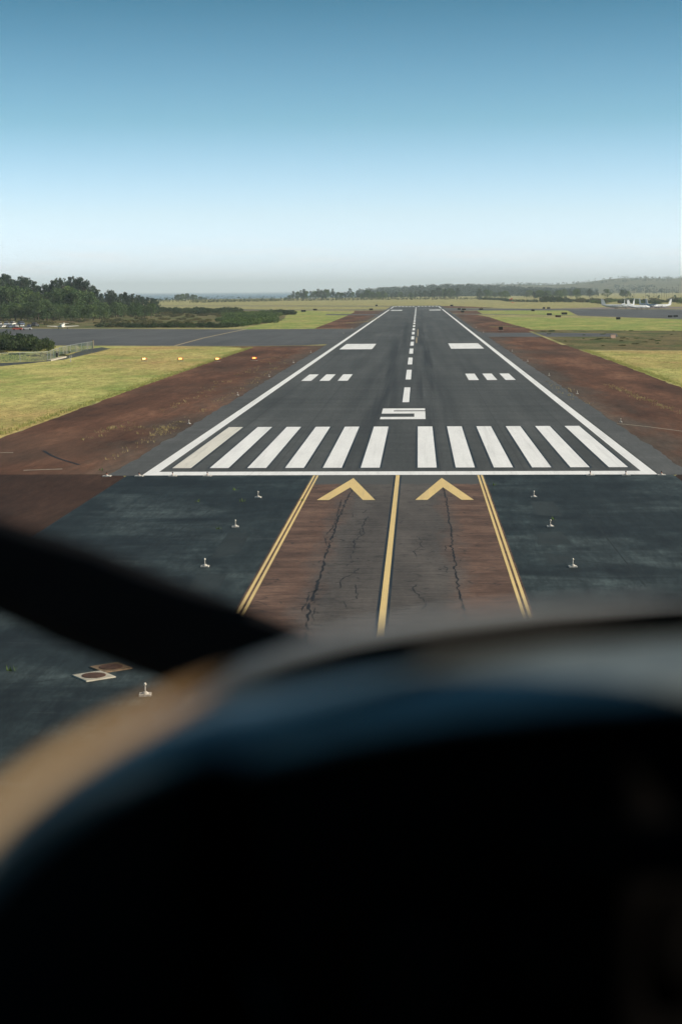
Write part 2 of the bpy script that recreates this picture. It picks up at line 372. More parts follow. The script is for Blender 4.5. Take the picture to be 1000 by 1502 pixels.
sheet('soil_verge', [(24.9, 1330), (75, 1300), (40, 1500), (24.9, 1520)], .009, M['soil'], 3, .7, 18)
sheet('soil_verge', [(-24.9, 1.2), (-60, 1.2), (-60, -200), (-23.9, -200), (-23.9, -2)], .0115, M['soil_dark'], 2, .25, 20)
sheet('soil_verge', [(24.9, 1.2), (23.9, -2), (23.9, -200), (60, -200), (60, 1.2)], .0115, M['soil_dark'], 2, .25, 21)

# pavements
sheet('apron', [(-24.9, 358), (-33, 347), (-46, 343), (-60, 346), (-113, 360), (-430, 395), (-430, 690), (-190, 606), (-157, 596), (-74, 558), (-24.9, 558)], .013, M['taxi'])
sheet('taxiway', [(24.9, 424), (46, 421), (70, 418), (74, 456), (49, 474), (24.9, 478)], .013, M['taxi'])
sheet('taxiway', [(24.9, 940), (45, 936), (98, 860), (140, 727), (320, 560), (330, 590), (180, 973), (116, 1122), (100, 868), (45, 961), (24.9, 972)], .013, M['taxi'])
sheet('taxiway', [(24.9, 1142), (47, 1140), (116, 1108), (180, 975), (330, 700), (420, 720), (200, 1130), (107, 1216), (24.9, 1320)], .014, M['taxi'])
sheet('taxiway', [(-24.9, 1195), (-100, 1230), (-300, 1330), (-300, 1390), (-90, 1270), (-24.9, 1250)], .013, M['taxi'])
sheet('taxiway', [(-24.9, 1500), (-132, 1600), (-380, 1800), (-380, 1850), (-130, 1660), (-24.9, 1560)], .013, M['taxi'])
sheet('taxiway', [(-24.9, 935), (-60, 950), (-62, 1000), (-24.9, 985)], .014, M['taxi'])
sheet('parking_apron', [(110, 1245), (150, 1190), (420, 1100), (420, 1330), (160, 1290)], .016, plain('apron_pale', (.19, .15, .14), .8, .2))
rw = sheet('runway', rough_poly([(-25.4, 0), (25.4, 0)], 200, 0)+[(25.4, 1560), (-25.4, 1560)], .022, M['runway'])
sh = []
for sx in (-1, 1):
    b = MB(); x0, x1 = sorted((sx*23.05, sx*26.0)); e = []
    for k in range(0, 330):
        y = k*1.5; e.append((sx*(25.9+.5*noise.fractal(Vector((y/6, sx*3.1, 0)), 1, 2, 4)), y))
    b.poly([(sx*23.05, 0)] + ([(sx*23.05, e[-1][1])] + e[::-1] if sx > 0 else [(sx*23.05, e[-1][1])] + e[::-1]), .026)
    structure(b.build('runway_shoulder', M['shoulder']))
blast = sheet('blast_pad', [(-24.2, -.02), (-24.0, -200), (24.0, -200), (24.2, -.02)], .018, M['sealed'])
lane = sheet('lane', [(-7.6, -.03), (-7.6, -200), (7.6, -200), (7.6, -.03)], .023, M['lane'])

# ------------------------------------------------------------------ painted markings
FT = .3048
def mark(name, x0, x1, y0, y1, m, parent, z): b = MB(); b.rect(x0, x1, y0, y1, z); return b.build(name, M[m], parent)
mark('threshold_bar', -22.86, 22.86, 0.15, 3.0, 'white', rw, .030)
W = 5.75*FT
for far in (0, 1):
    for i in range(6):
        for s in (-1, 1):
            x0, x1 = sorted((s*W*(1+2*i), s*W*(2+2*i)))
            y0, y1 = (20*FT, 170*FT) if not far else (1521-170*FT, 1521-20*FT)
            if not far: mark('stripe_border', x0-.2, x1+.2, y0-.35, y1+.1, 'black_paint', rw, .027)
            mark('threshold_stripe', x0, x1, y0, y1, 'cream' if (i == 5 and s < 0 and not far) else 'white', rw, .031)
for s in (-1, 1):
    a, b_ = sorted((s*21.75, s*22.86))
    mark('edge_line', a, b_, 3.0, 1236, 'white', rw, .031); mark('edge_line', a, b_, 1310, 1500, 'white', rw, .031)
    for y0, y1 in ((1020*FT, 1170*FT), (1521-1170*FT, 1521-1020*FT)):
        a, b_ = sorted((s*10.97, s*20.1)); mark('aiming_mark', a, b_, y0, y1, 'white', rw, .031)
    for i in range(3):
        a, b_ = sorted((s*(10.97+i*3.32), s*(10.97+i*3.32+1.83))); mark('touchdown_mark', a, b_, 500*FT, 575*FT, 'white', rw, .031)
y = 310*FT; k = 0
while y < 1390:
    mark('dash_border', -.62, .62, y-.3, y+120*FT+.3, 'black_paint', rw, .028) if k < 9 else None
    mark('centreline_dash', -.5, .5, y, y+120*FT, 'white', rw, .031); y += 200*FT; k += 1
mark('hold_line', 3, 22, 1262, 1267, 'white', rw, .031)
for (px, y0, y1) in ((612.5, 493, 483), (610.5, 503, 495)):
    a, b2 = at(px, y0), at(px, y1); mark('old_yellow_line', a.x-.18, a.x+.18, a.y, b2.y, 'yellow_old', rw, .030)
# the numeral 5 : one flat shape, corners in metres
nb = MB(); X0, X1 = -3.05, 2.75; Y0, Y1 = 210*FT-1.0, 270*FT-.4
z = .032; L = Y1-Y0
def ny(t): return Y0+t*L
for (x0, x1, t0, t1) in ((X0, X1, 0, .20), (X1-1.45, X1, .20, .50), (X0, X1, .50, .715), (X0, X0+1.55, .715, .80), (X0, X1, .80, 1.0)):
    nb.rect(x0, x1, ny(t0), ny(t1), z)
nb.build('runway_number', M['white'], rw)
# yellow lines on the lane before the threshold
mark('line_border', -.33, .33, -200, -.1, 'black_paint', lane, .026)
mark('yellow_line', -.17, .17, -200, -.08, 'yellow', lane, .030)
for s in (-1, 1):
    for off in (7.10, 7.40):
        a, b_ = sorted((s*(off-.085), s*(off+.085))); mark('yellow_line', a, b_, -200, -.08, 'yellow', lane, .030)
    cb = MB(); cx = s*3.85
    o = [(cx, -2.2), (cx+2.28, -17.2), (cx+1.33, -17.2), (cx, -9.0), (cx-1.33, -17.2), (cx-2.28, -17.2)]
    cb.poly(o, .030); cb.build('chevron', M['yellow'], lane)
# tar-filled cracks and seams (traced where they run over the ground)
def zz(pts): return [at(430+a/3.448, 690+b/3.448) for a, b in pts]
CR = [[(300,95),(270,150),(240,215),(205,320),(180,385),(150,480),(125,560),(100,640),(80,720),(68,800),(58,880)],
 [(245,150),(222,230),(205,290),(165,330),(158,350),(168,378)],
 [(372,235),(352,285),(357,322),(306,360),(312,392),(290,440),(297,465),(262,486)],
 [(322,500),(290,530),(240,560),(235,596),(150,600),(76,620),(62,660),(50,722)],
 [(318,578),(322,650),(250,665),(262,695),(380,710)], [(310,215),(295,240)],
 [(755,85),(772,150),(782,200),(795,290),(803,370),(812,430),(820,500),(835,600),(850,660),(862,720),(880,800)],
 [(622,335),(645,350),(643,390),(665,392)], [(645,390),(613,412),(620,445)],
 [(630,575),(603,597),(632,642),(672,672),(655,705)], [(752,283),(768,300)], [(803,378),(768,385),(776,408),(803,413)],
 [(135,455),(128,468)], [(340,300),(345,330)], [(770,485),(778,520)], [(105,700),(92,780),(140,790)], [(540,370),(790,385)], [(130,545),(240,548)], [(500,655),(600,655)]]
WD = [.13, .08, .085, .07, .06, .06, .11, .06, .05, .065, .07, .055, .07, .05, .05, .05, .03, .03, .03]
for c, wd in zip(CR, WD):
    wd *= .95
    P = zz(c); Q = []
    for i in range(len(P)-1):
        n = max(6, int((P[i+1]-P[i]).length/.22))
        for k in range(n):
            p = P[i].lerp(P[i+1], k/n); sd_ = len(Q)*.37+len(c)*9.1
            p = p + Vector((noise.fractal(Vector((p.y*.9, sd_*.02, wd*50)), 1, 2, 4)*.16, noise.noise(Vector((p.x*3, p.y*3, 1)))*.3, 0)); Q.append(p)
    Q.append(P[-1]); b = MB(); b.strip(Q, [wd*max(.12, .9+1.3*noise.noise(Vector((q.x*1.5, q.y*.8, 4)))) for q in Q], .0275)
    for k in range(int(len(Q)/9)):          # fine side branches
        q = random.choice(Q); dx = random.choice((-1, 1))*random.uniform(.25, 1.0); R_ = [q]
        for t in range(1, 6): R_.append(q+Vector((dx*t/5+random.gauss(0, .03), random.gauss(0, .22), 0)))
        b.strip(R_, [.035, .03, .028, .022, .018, .012], .0275)
    b.build('tar_seam', M['tar'], lane)
# paler patches and scuffs on the sealed pad
for pts in ([(740+145/3.846, 680+215/3.846), (740+270/3.846, 680+215/3.846), (740+330/3.846, 680+300/3.846), (740+170/3.846, 680+290/3.846)],
            [(740+180/3.846, 680+392/3.846), (740+320/3.846, 680+390/3.846), (740+370/3.846, 680+455/3.846), (740+190/3.846, 680+460/3.846)],
            [(740+230/3.846, 680+505/3.846), (740+380/3.846, 680+530/3.846), (740+400/3.846, 680+555/3.846), (740+245/3.846, 680+570/3.846)],
            [(334, 782), (367, 782), (352, 812), (308, 820)], [(287, 842), (334, 842), (322, 866), (272, 872)]):
    P = [at(*p) for p in pts]; b = MB(); b.poly(rough_poly([(p.x, p.y) for p in P], .4, .10, 4), .0205); b.build('repair_patch', M['sealed_patch'], blast)
for pts, wd in (([(740+430/3.846, 680+230/3.846), (740+580/3.846, 680+430/3.846), (740+790/3.846, 680+692/3.846)], .10), ([(740+400/3.846, 680+198/3.846), (740+1040/3.846, 680+268/3.846)], .16),
    ([(740-10/3.846, 680+288/3.846), (740+250/3.846, 680+325/3.846), (740+360/3.846, 680+345/3.846)], .20), ([(740+70/3.846, 680+485/3.846), (740+400/3.846, 680+548/3.846), (740+900/3.846, 680+600/3.846)], .18), ([(740+900/3.846, 680+415/3.846), (740+1060/3.846, 680+440/3.846)], .14),
    ([(370, 729), (396, 723), (446, 717)], .18), ([(300, 775), (360, 764), (420, 756)], .2), ([(372, 812), (396, 806)], .16), ([(0, 1005), (60, 1000), (180, 985)], .10), ([(330, 735), (230, 800), (120, 880)], .07)):
    P = [at(*p) for p in pts]; Q = []
    for a, c in zip(P, P[1:]):
        n = max(4, int((c-a).length/.8)); Q += [a.lerp(c, k/n)+Vector((0, random.gauss(0, .05), 0)) for k in range(n)]
    Q.append(P[-1]); b = MB(); b.strip(Q, [wd*random.uniform(.4, 1.4) for _ in Q], .0208); b.build('pale_joint', M['sealed_patch'], blast)
# apron guide line
P = [at(257, 507), at(300, 495.5), at(340, 487), at(362, 482.6)]
b = MB(); b.strip(P, 1.0, .018); o = b.build('guide_line', M['yellow_old'], bpy.data.objects['apron'])
# faint tracks in the verges
def track(pxs, wd, m, par, z=.014):
    P = [at(*p) for p in pxs]; b = MB(); b.strip(P, wd, z); return b.build('track_line', m, par)
sv = bpy.data.objects['soil_verge']
track([(64, 661), (75, 668), (90, 674), (117, 682)], .35, M['tar'], sv)
track([(0, 664), (20, 664)], .3, M['concrete'], sv); track([(35, 690), (92, 688)], .35, M['concrete'], sv)
track([(903, 621), (950, 626), (1010, 634)], .22, M['concrete'], bpy.data.objects['soil_verge.001'])
track([(777, 486), (800, 495), (827, 506)], 1.3, M['grass_dry'], bpy.data.objects['heath_strip'])

# ------------------------------------------------------------------ lights on the airfield
def make_light(kind):
    r = empty('approach_light' if kind == 'a' else 'threshold_light' if kind == 't' else 'edge_light', (0, 0, 0))
    wd = {'a': .48, 't': .72, 'e': .38}[kind]
    b = MB(); b.box((0, 0, .035), (wd, wd, .07)); b.build('base_plate', M['fixture_white'], r)
    b = MB(); b.lathe([(.15, 0), (.14, .04), (.08, .08), (.045, .105)], (0, 0, .07)); b.build('mount', M['fixture_white'], r, True)
    hgt = {'a': .40, 't': .26, 'e': .38}[kind]
    b = MB(); b.tube([(0, 0, .17), (0, 0, hgt)], .026); b.build('stem', M['fixture_orange'] if kind == 't' else M['fixture_white'], r)
    b = MB(); b.lathe([(.035, 0), (.06, .02), (.062, .06), (.05, .11), (.02, .13)], (0, 0, hgt)); b.build('lamp_head', M['fixture_dark'] if kind == 't' else M['lens'], r, True)
    return r
def place(proto, spots, base, **t):
    for i, (x, y_, rz) in enumerate(spots):
        o = proto if i == 0 else copy_tree(proto)
        o.location = (x, y_, base); o.rotation_euler.z = rz
        tag(o, **t)
AP = [(s*10.9, y_, random.uniform(-.1, .1)) for s in (-1, 1) for y_ in (-15.6, -31.8, -48.2, -64.4)] + [(-9.3, -79.2, .1), (10.6, -80, 0)]
place(make_light('a'), AP, .022, label='small white approach light on square plate standing on the dark sealed pad', cat='airfield light', group='approach lights on the blast pad')
TH = [(x, -.45, 0) for x in (-25.9, -23, -20, -16.9, 16.9, 20, 23.1, 26)]
place(make_light('t'), TH, .022, label='low threshold light on wide white plate at the edge of white threshold bar', cat='airfield light', group='threshold lights along the white bar')
ED = [(s*26.6, y_, random.uniform(-.2, .2)) for s in (-1, 1) for y_ in (57, 112, 167, 228, 289, 350+130, 560)]
place(make_light('e'), ED, .012, label='slim runway edge light on small white plate in the brown soil verge', cat='airfield light', group='runway edge lights in the soil')

def papi(px, py, c, s, label):
    p = at(px, py); r = empty('slope_indicator_light', (p.x, p.y, 0), YAW*.5)
    b = MB()
    b.loft([[(x, -.5, .50), (x, .55, .50), (x, .55, .74), (x, .1, .82), (x, -.5, .82)] for x in (-.62, .62)]); b.build('housing', M['fixture_orange'], r)
    b = MB(); b.box((0, -.62, .835), (1.34, .28, .03)); b.build('hood', M['fixture_orange'], r)
    for x in (-.2, .2):
        b = MB(); b.tube([(x, -.50, .66), (x, -.53, .66)], .19, 14); b.build('lens', glow('papi_glow', c, s), r)
    for x, y_ in ((-.5, -.35), (.5, -.35), (0, .45)):
        b = MB(); b.tube([(x, y_, 0), (x, y_, .5)], .045); b.build('leg', M['fixture_dark'], r)
    b = MB(); b.box((0, 0, .03), (1.5, 1.3, .06)); b.build('footing', M['concrete'], r)
    tag(r, label, 'slope light', 'row of approach slope lights'); return r
papi(212, 530, (1, .60, .20), 2.2, 'approach slope light box glowing pale yellow, standing farthest out on the grass')
papi(265, 530, (1, .45, .09), 2.2, 'approach slope light box glowing amber, second in the grass from the field edge')
papi(319, 530, (1, .52, .13), 2.2, 'approach slope light box glowing yellow at the grass margin next to the soil')
papi(373, 529, (1, .22, .04), 3.2, 'approach slope light box glowing orange red on the brown soil')

# ------------------------------------------------------------------ covers in the pad
def cover(c, label):
    p = at(*c); r = empty('drain_cover', (p.x, p.y, .018), R(38))
    b = MB(); b.loft([[(x*s, y_*s, z) for x, y_ in ((-1, -1), (1, -1), (1, 1), (-1, 1))] for s, z in ((.70, 0), (.68, .05), (.45, .055))]); b.build('concrete_frame', M['concrete'], r)
    b = MB(); b.lathe([(.52, 0), (.52, .065), (.48, .075), (.0, .08)], (0, 0, .0), 24); b.build('lid', M['rust'], r)
    return tag(r, label, 'drain cover', 'pair of drain covers in the pad')
cover((138, 993), 'rusty round drain lid in pale square concrete frame on dark pad')
cover((163, 980.5), 'rusty round drain lid in stained brown concrete frame beside a paler one').children[0].data.materials[0] = plain('stained_concrete', (.16, .11, .07), .9, .2, .3)

# ------------------------------------------------------------------ airfield signs
def sign(px, py, wd, ht, m='black_board', label=None, rz=0):
    p = at(px, py); r = empty('airfield_sign', (p.x, p.y, 0), rz)
    b = MB(); b.box((0, 0, .35+ht/2), (wd, .28, ht)); b.build('board', M[m], r)
    b = MB(); b.box((0, 0, .37+ht), (wd+.06, .34, .05)); b.build('cap', M['fixture_dark'], r)
    for s in (-.35, .35):
        b = MB(); b.tube([(wd*s, 0, 0), (wd*s, 0, .4)], .05); b.build('leg', M['steel'], r)
    b = MB(); b.box((0, 0, .04), (wd+.5, .9, .08)); b.build('pad', M['concrete'], r)
    return tag(r, label or 'small black airfield sign board on short legs far off beside a taxiway', 'sign', 'airfield signs beside the taxiways')
sign(734, 485, 1.6, 1.15, label='black airfield sign board standing alone in soil by the narrow crossing')
for px, py, wd, ht in ((805, 463, 3.0, 1.1), (827, 462, 3.6, 1.2), (982, 466.5, 2.4, 1.1), (990, 466, 2.4, 1.0), (680, 455.5, 3.2, 1.2), (673, 455, 2.2, 1.2), (678, 459, 2.2, 1.2), (705, 455, 3.0, 1.2), (781, 457, 2.4, 1.3), (797, 453.5, 2, 1.2), (804, 453.5, 2.6, 1.2), (445, 458, 3.6, 1.3), (462, 456, 3.2, 1.3), (552, 449.6, 2.2, 1.4), (544, 455.7, 3, 1.4), (662, 449.5, 3, 1.3)):
    sign(px, py, wd, ht)
sign(818, 466, 3.2, 1.0, 'brown_board', 'reddish brown airfield sign board in the green grass between taxiways')
sign(906, 469.5, 2.2, 1.1, label='black airfield sign board with orange edge at the border of bright grass').children[0]
p = at(898, 496); r = empty('utility_cabinet', (p.x, p.y, 0), .2)
b = MB(); b.box((0, 0, .62), (1.6, .9, 1.1)); b.build('housing', plain('cabinet_pink', (.55, .36, .28)), r)
b = MB(); b.box((0, 0, 1.2), (1.75, 1.05, .06)); b.build('lid', M['concrete'], r)
b = MB(); b.box((0, 0, .035), (2, 1.3, .07)); b.build('footing', M['concrete'], r); tag(r, 'pale pink utility cabinet standing in the rough heath strip', 'cabinet')

# windsock
p = at(751, 444); r = empty('windsock', (p.x, p.y, 0))
b = MB(); b.tube([(0, 0, 0), (0, 0, 5.2)], [.12, .08]); b.build('pole', M['fixture_white'], r)
b = MB(); b.tube([(0, 0, 5.0), (-.8, 0, 4.9), (-2.4, 0, 4.3), (-4.0, 0, 3.4)], [.75, .7, .55, .38], 12); b.build('sock', plain('sock_orange', (.75, .10, .04), .8), r)
b = MB(); b.lathe([(1.6, 0), (1.5, .5), (.5, .6)]); b.build('footing', plain('sock_red', (.6, .07, .035), .8), r)
tag(r, 'orange red windsock on a short pole in the far grass', 'windsock')

# ------------------------------------------------------------------ fence, path, slab by the near bushes
sheet('path', [tuple(at(*p)[:2]) for p in ((-60, 545), (0, 537.5), (50, 532.5), (95, 527.5), (130, 519.5), (163, 511.5), (150, 509.5), (128, 512), (104, 520), (70, 529.5), (0, 532.5), (-60, 537))], .016, M['path'])
fe = empty('chain_fence', (0, 0, 0))
fp = [at(*p) for p in ((-40, 533), (0, 531.5), (30, 530.5), (70, 529), (88, 522), (104, 518), (120, 514.5), (137, 511.5))]
def mesh_fence_mat():
    m, nt, b = mat('fence_screen', .8, .2)
    out(nt, b, ramp(nt, nz(nt, .12, 3), [(.4, (.035, .075, .055)), (.6, (.15, .155, .13))]))
    tr = N(nt, 'ShaderNodeBsdfTransparent'); ms = N(nt, 'ShaderNodeMixShader')
    w1 = N(nt, 'ShaderNodeTexNoise'); w1.inputs['Scale'].default_value = 9; nt.links.new(coords(nt), w1.inputs['Vector'])
    k = ramp(nt, w1.outputs['Fac'], [(.44, 0.0), (.5, 1.0)]); nt.links.new(k, ms.inputs[0])
    nt.links.new(b.outputs[0], ms.inputs[1]); nt.links.new(tr.outputs[0], ms.inputs[2]); nt.links.new(ms.outputs[0], nt.nodes['Material Output'].inputs[0]); return m
FM = mesh_fence_mat()
for i in range(len(fp)-1):
    a, c = fp[i], fp[i+1]; n = max(1, int((c-a).length/6))
    for k in range(n):
        p, q = a.lerp(c, k/n), a.lerp(c, (k+1)/n); d = (q-p).normalized(); nn = Vector((-d.y, d.x, 0))*.015
        b = MB(); b.loft([[p-nn, p+nn, p+nn+Vector((0, 0, 2.1)), p-nn+Vector((0, 0, 2.1))], [q-nn, q+nn, q+nn+Vector((0, 0, 2.1)), q-nn+Vector((0, 0, 2.1))]]); b.build('mesh_panel', FM, fe)
        b = MB(); b.tube([p, p+Vector((0, 0, 2.3))], .06); b.build('post', M['steel'], fe)
    b = MB(); b.tube([a+Vector((0, 0, 2.15)), c+Vector((0, 0, 2.15))], .04); b.build('rail', M['steel'], fe)
b = MB(); b.box(tuple(fp[-1]+Vector((0, 0, 1.25))), (.35, .35, 2.5)); b.build('end_post', plain('post_tan', (.34, .27, .17)), fe)
tag(fe, 'green screened chain fence curving beside the asphalt path', 'fence')
b = MB(); a, c = at(72, 530), at(95, 524.5); d = c-a
b.box(tuple(a.lerp(c, .5)+Vector((0, 0, .18))), (1.1, d.length, .34), math.atan2(d.y, d.x)-math.pi/2); tag(b.build('concrete_kerb', M['concrete']), 'long pale concrete kerb block lying on the asphalt path', 'kerb block')
p = at(104, 531); r = empty('marker_post', (p.x, p.y, 0))
b = MB(); b.tube([(0, 0, 0), (0, 0, 1.0)], .10); b.build('post', M['fixture_white'], r)
b = MB(); b.box((0, 0, 1.25), (.55, .2, .55)); b.build('head', M['fixture_white'], r); tag(r, 'short white marker post with square head beside the path', 'post')
p = at(84, 524); r = empty('waste_bin', (p.x, p.y, 0))
b = MB(); b.lathe([(.28, 0), (.36, .95), (.38, 1.0)]); b.build('body', M['black_board'], r); b = MB(); b.lathe([(.4, 1.0), (.36, 1.12), (.1, 1.18)]); b.build('lid', M['black_board'], r)
tag(r, 'black bin standing against the green fence', 'bin')

# ------------------------------------------------------------------ parked cars and small plane by the apron
def car(px, py, c, rz, label, sc=1.0):
    p = at(px, py); r = empty('parked_car', (p.x, p.y, 0), rz)
    m = plain('car_paint', c, .35, .5, .03); gl = M['fixture_dark']
    prof = [(-2.15, .35), (-2.2, .75), (-1.95, .95), (-1.0, 1.0), (1.1, .98), (2.0, .85), (2.2, .7), (2.2, .35)]
    b = MB(); b.loft([[(x*k, s, z) for x, z in prof] for s, k in ((-.88, .97), (-.8, 1), (.8, 1), (.88, .97))]); b.build('body', m, r)
    cab = [(-1.75, .97), (-1.25, 1.42), (.25, 1.45), (1.05, .99)]
    b = MB(); b.loft([[(x*(1-.08*abs(k)), s, z) for x, z in cab] for s, k in ((-.76, 1), (-.6, 0), (.6, 0), (.76, 1))]); b.build('windows', gl, r)
    b = MB(); b.box((-.5, 0, 1.47), (1.5, 1.25, .06)); b.build('roof', m, r)
    for x in (-1.35, 1.35):
        for s in (-.84, .84):
            b = MB(); b.tube([(x, s-.1, .33), (x, s+.1, .33)], .33, 12); b.build('wheel', M['black_board'], r)
    r.scale = (sc, sc, sc*1.1)
    return tag(r, label, 'car', 'cars parked by the apron')
for i, (px, py, c, l) in enumerate(((-4, 482, (.6, .6, .58), 'white parked car at the left end of the row beside the apron'), (5, 481, (.62, .62, .6), 'white parked car beside a silver one at the apron edge'), (14, 481, (.10, .13, .20), 'dark blue parked car in the row by the apron'), (23, 480.5, (.40, .42, .44), 'silver parked car behind the red one by the apron'), (33, 480, (.65, .65, .63), 'white parked car behind the pale van by the apron'), (43, 480.5, (.06, .08, .14), 'navy parked car last in the row by the apron'), (26, 484.5, (.42, .07, .045), 'red parked car standing at the front of the row'), (40, 484, (.55, .54, .52), 'pale grey parked car next to the red one'))):
    car(px, py, c, R(100+random.uniform(-30, 30)) if i < 6 else R(10), l)

for px, py, c, l in ((0, 478.2, (.60, .60, .58), 'white van parked in the back row by the wood'), (10, 478, (.30, .34, .40), 'blue grey van parked in the back row by the wood'), (20, 477.8, (.62, .61, .58), 'cream van parked between two others in the back row'), (31, 477.6, (.10, .14, .22), 'dark blue van parked at the end of the back row'), (52, 479.5, (.05, .05, .055), 'black parked car alone between the row and the small aeroplane')):
    car(px, py, c, R(100+random.uniform(-25, 25)), l, 1.3)
def aeroplane(loc, rz, S_, label, m, ttail=True, twin=True, group=None, accent=None, fin=5.6, wth=1.0):
    r = empty('parked_aeroplane', loc, rz)
    def P(*a): return tuple(v*S_ for v in a)
    L = 9.0
    prof = [(-9, .06, 2.55), (-8.2, .32, 2.4), (-6, .72, 2.05), (-3, .98, 1.8), (0, 1.0, 1.75), (4, 1.0, 1.75), (6, .92, 1.72), (7.4, .66, 1.62), (8.5, .36, 1.5), (9, .06, 1.42)]
    b = MB(); b.loft([[P(rr*math.cos(t), yy, zc+rr*math.sin(t)) for t in [2*math.pi*k/16 for k in range(16)]] for yy, rr, zc in prof]); f = b.build('fuselage', m, r, True)
    b = MB(); b.box(P(0, 7.05, 2.18), P(1.0, .5, .28)); b.build('cockpit_window', M['fixture_dark'], f)
    for s in (-1, 1):
        for k in range(7): b = MB(); b.box(P(s*.95, 4.4-k*1.1, 2.05), P(.12, .35, .42)); b.build('window', M['fixture_dark'], f)
        def foil(x, y0, ch, zc, th): return [P(x, y0, zc), P(x, y0-ch*.35, zc+th*wth), P(x, y0-ch, zc), P(x, y0-ch*.4, zc-th*.6*wth)]
        b = MB(); b.loft([foil(s*.6, 1.9, 2.3, 1.15, .17), foil(s*4, 1.6, 1.7, 1.35, .13), foil(s*8.6, 1.0, .9, 1.62, .06)]); b.build('wing', m, r)
        zt = fin if ttail else 2.7
        b = MB(); b.loft([foil(0, -7.9, 1.5, zt, .08), foil(s*2.7, -8.3, .9, zt+.05, .04)]); b.build('tailplane', m, r)
        if twin:
            b = MB(); b.loft([[P(s*2.7+rr*math.cos(t), yy, 1.45+rr*math.sin(t)) for t in [2*math.pi*k/10 for k in range(10)]] for yy, rr in ((-1.0, .1), (0, .38), (1.8, .45), (3.0, .38), (3.4, .2))]); e = b.build('engine', m, r, True)
            for k in range(3):
                a = k*2*math.pi/3+.4; b = MB(); b.loft([[P(s*2.7+math.cos(a)*q-math.sin(a)*h, 3.35+o, 1.45+math.sin(a)*q+math.cos(a)*h) for h, o in ((-.1, 0), (0, .04), (.1, 0), (0, -.04))] for q in (.1, .6, 1.25)]); b.build('propeller_blade', M['fixture_dark'], e)
        b = MB(); b.tube([P(s*2.4, .6, 1.2), P(s*2.4, .5, .3)], .09*S_); b.tube([P(s*2.4-.16, .5, .33), P(s*2.4+.16, .5, .33)], .33*S_, 12); b.build('main_wheel', M['fixture_dark'], r)
    b = MB(); b.tube([P(0, 6.8, 1.1), P(0, 6.8, .25)], .07*S_); b.tube([P(-.12, 6.8, .26), P(.12, 6.8, .26)], .26*S_, 12); b.build('nose_wheel', M['fixture_dark'], r)
    b = MB(); b.loft([[P(-.12, -6.0, 2.5), P(.12, -6.0, 2.5), P(.08, -8.9, 2.7), P(-.08, -8.9, 2.7)], [P(-.07, -7.8, fin), P(.07, -7.8, fin), P(.04, -9.5, fin+.05), P(-.04, -9.5, fin+.05)]]); b.build('tail_fin', accent or m, r)
    return tag(r, label, 'aeroplane', group)
PW = plain('aeroplane_white', (.42, .45, .48), .45, .4, .06); PB = plain('tail_blue', (.46, .49, .52), .4, .5, .05)
for (px, py, rz, sc, lb, ac) in ((902, 453, -84, 1.25, 'white twin propeller aeroplane parked side on, its tail toward the round bush', PB), (922, 452, 150, 1.2, 'white twin propeller aeroplane parked nose out behind a longer one', PW), (936, 454, -60, 1.2, 'white low twin propeller aeroplane parked in front of the group', PW), (957, 452, 205, 1.2, 'white twin propeller aeroplane with grey blue tail beside the group', PB), (970, 452.5, 130, 1.2, 'white twin propeller aeroplane parked last by the utility poles', PW), (913, 450.5, 165, 1.15, 'white twin propeller aeroplane parked nose toward the runway in the back of the group', PW), (945, 450.5, 200, 1.15, 'white twin propeller aeroplane half hidden in the back beside a grey blue tail', PB)):
    p = at(px, py); aeroplane((p.x, p.y, .016), R(rz), sc*1.02, lb, PW, fin=6.2, group='aeroplanes parked on the apron', accent=ac)
p = at(93, 482.5); aeroplane((p.x, p.y, .013), R(188), .82, 'small white low wing aeroplane parked facing the runway beside the cars', plain('glider_white', (.74, .70, .62), .4, .4, .05), ttail=False, twin=False, fin=3.4, wth=2.4)
p = at(457, 440.5); aeroplane((p.x, p.y, 0), R(4), 1.7, 'white tall finned airliner standing tail on before the far trees', PW, ttail=False, group=None)

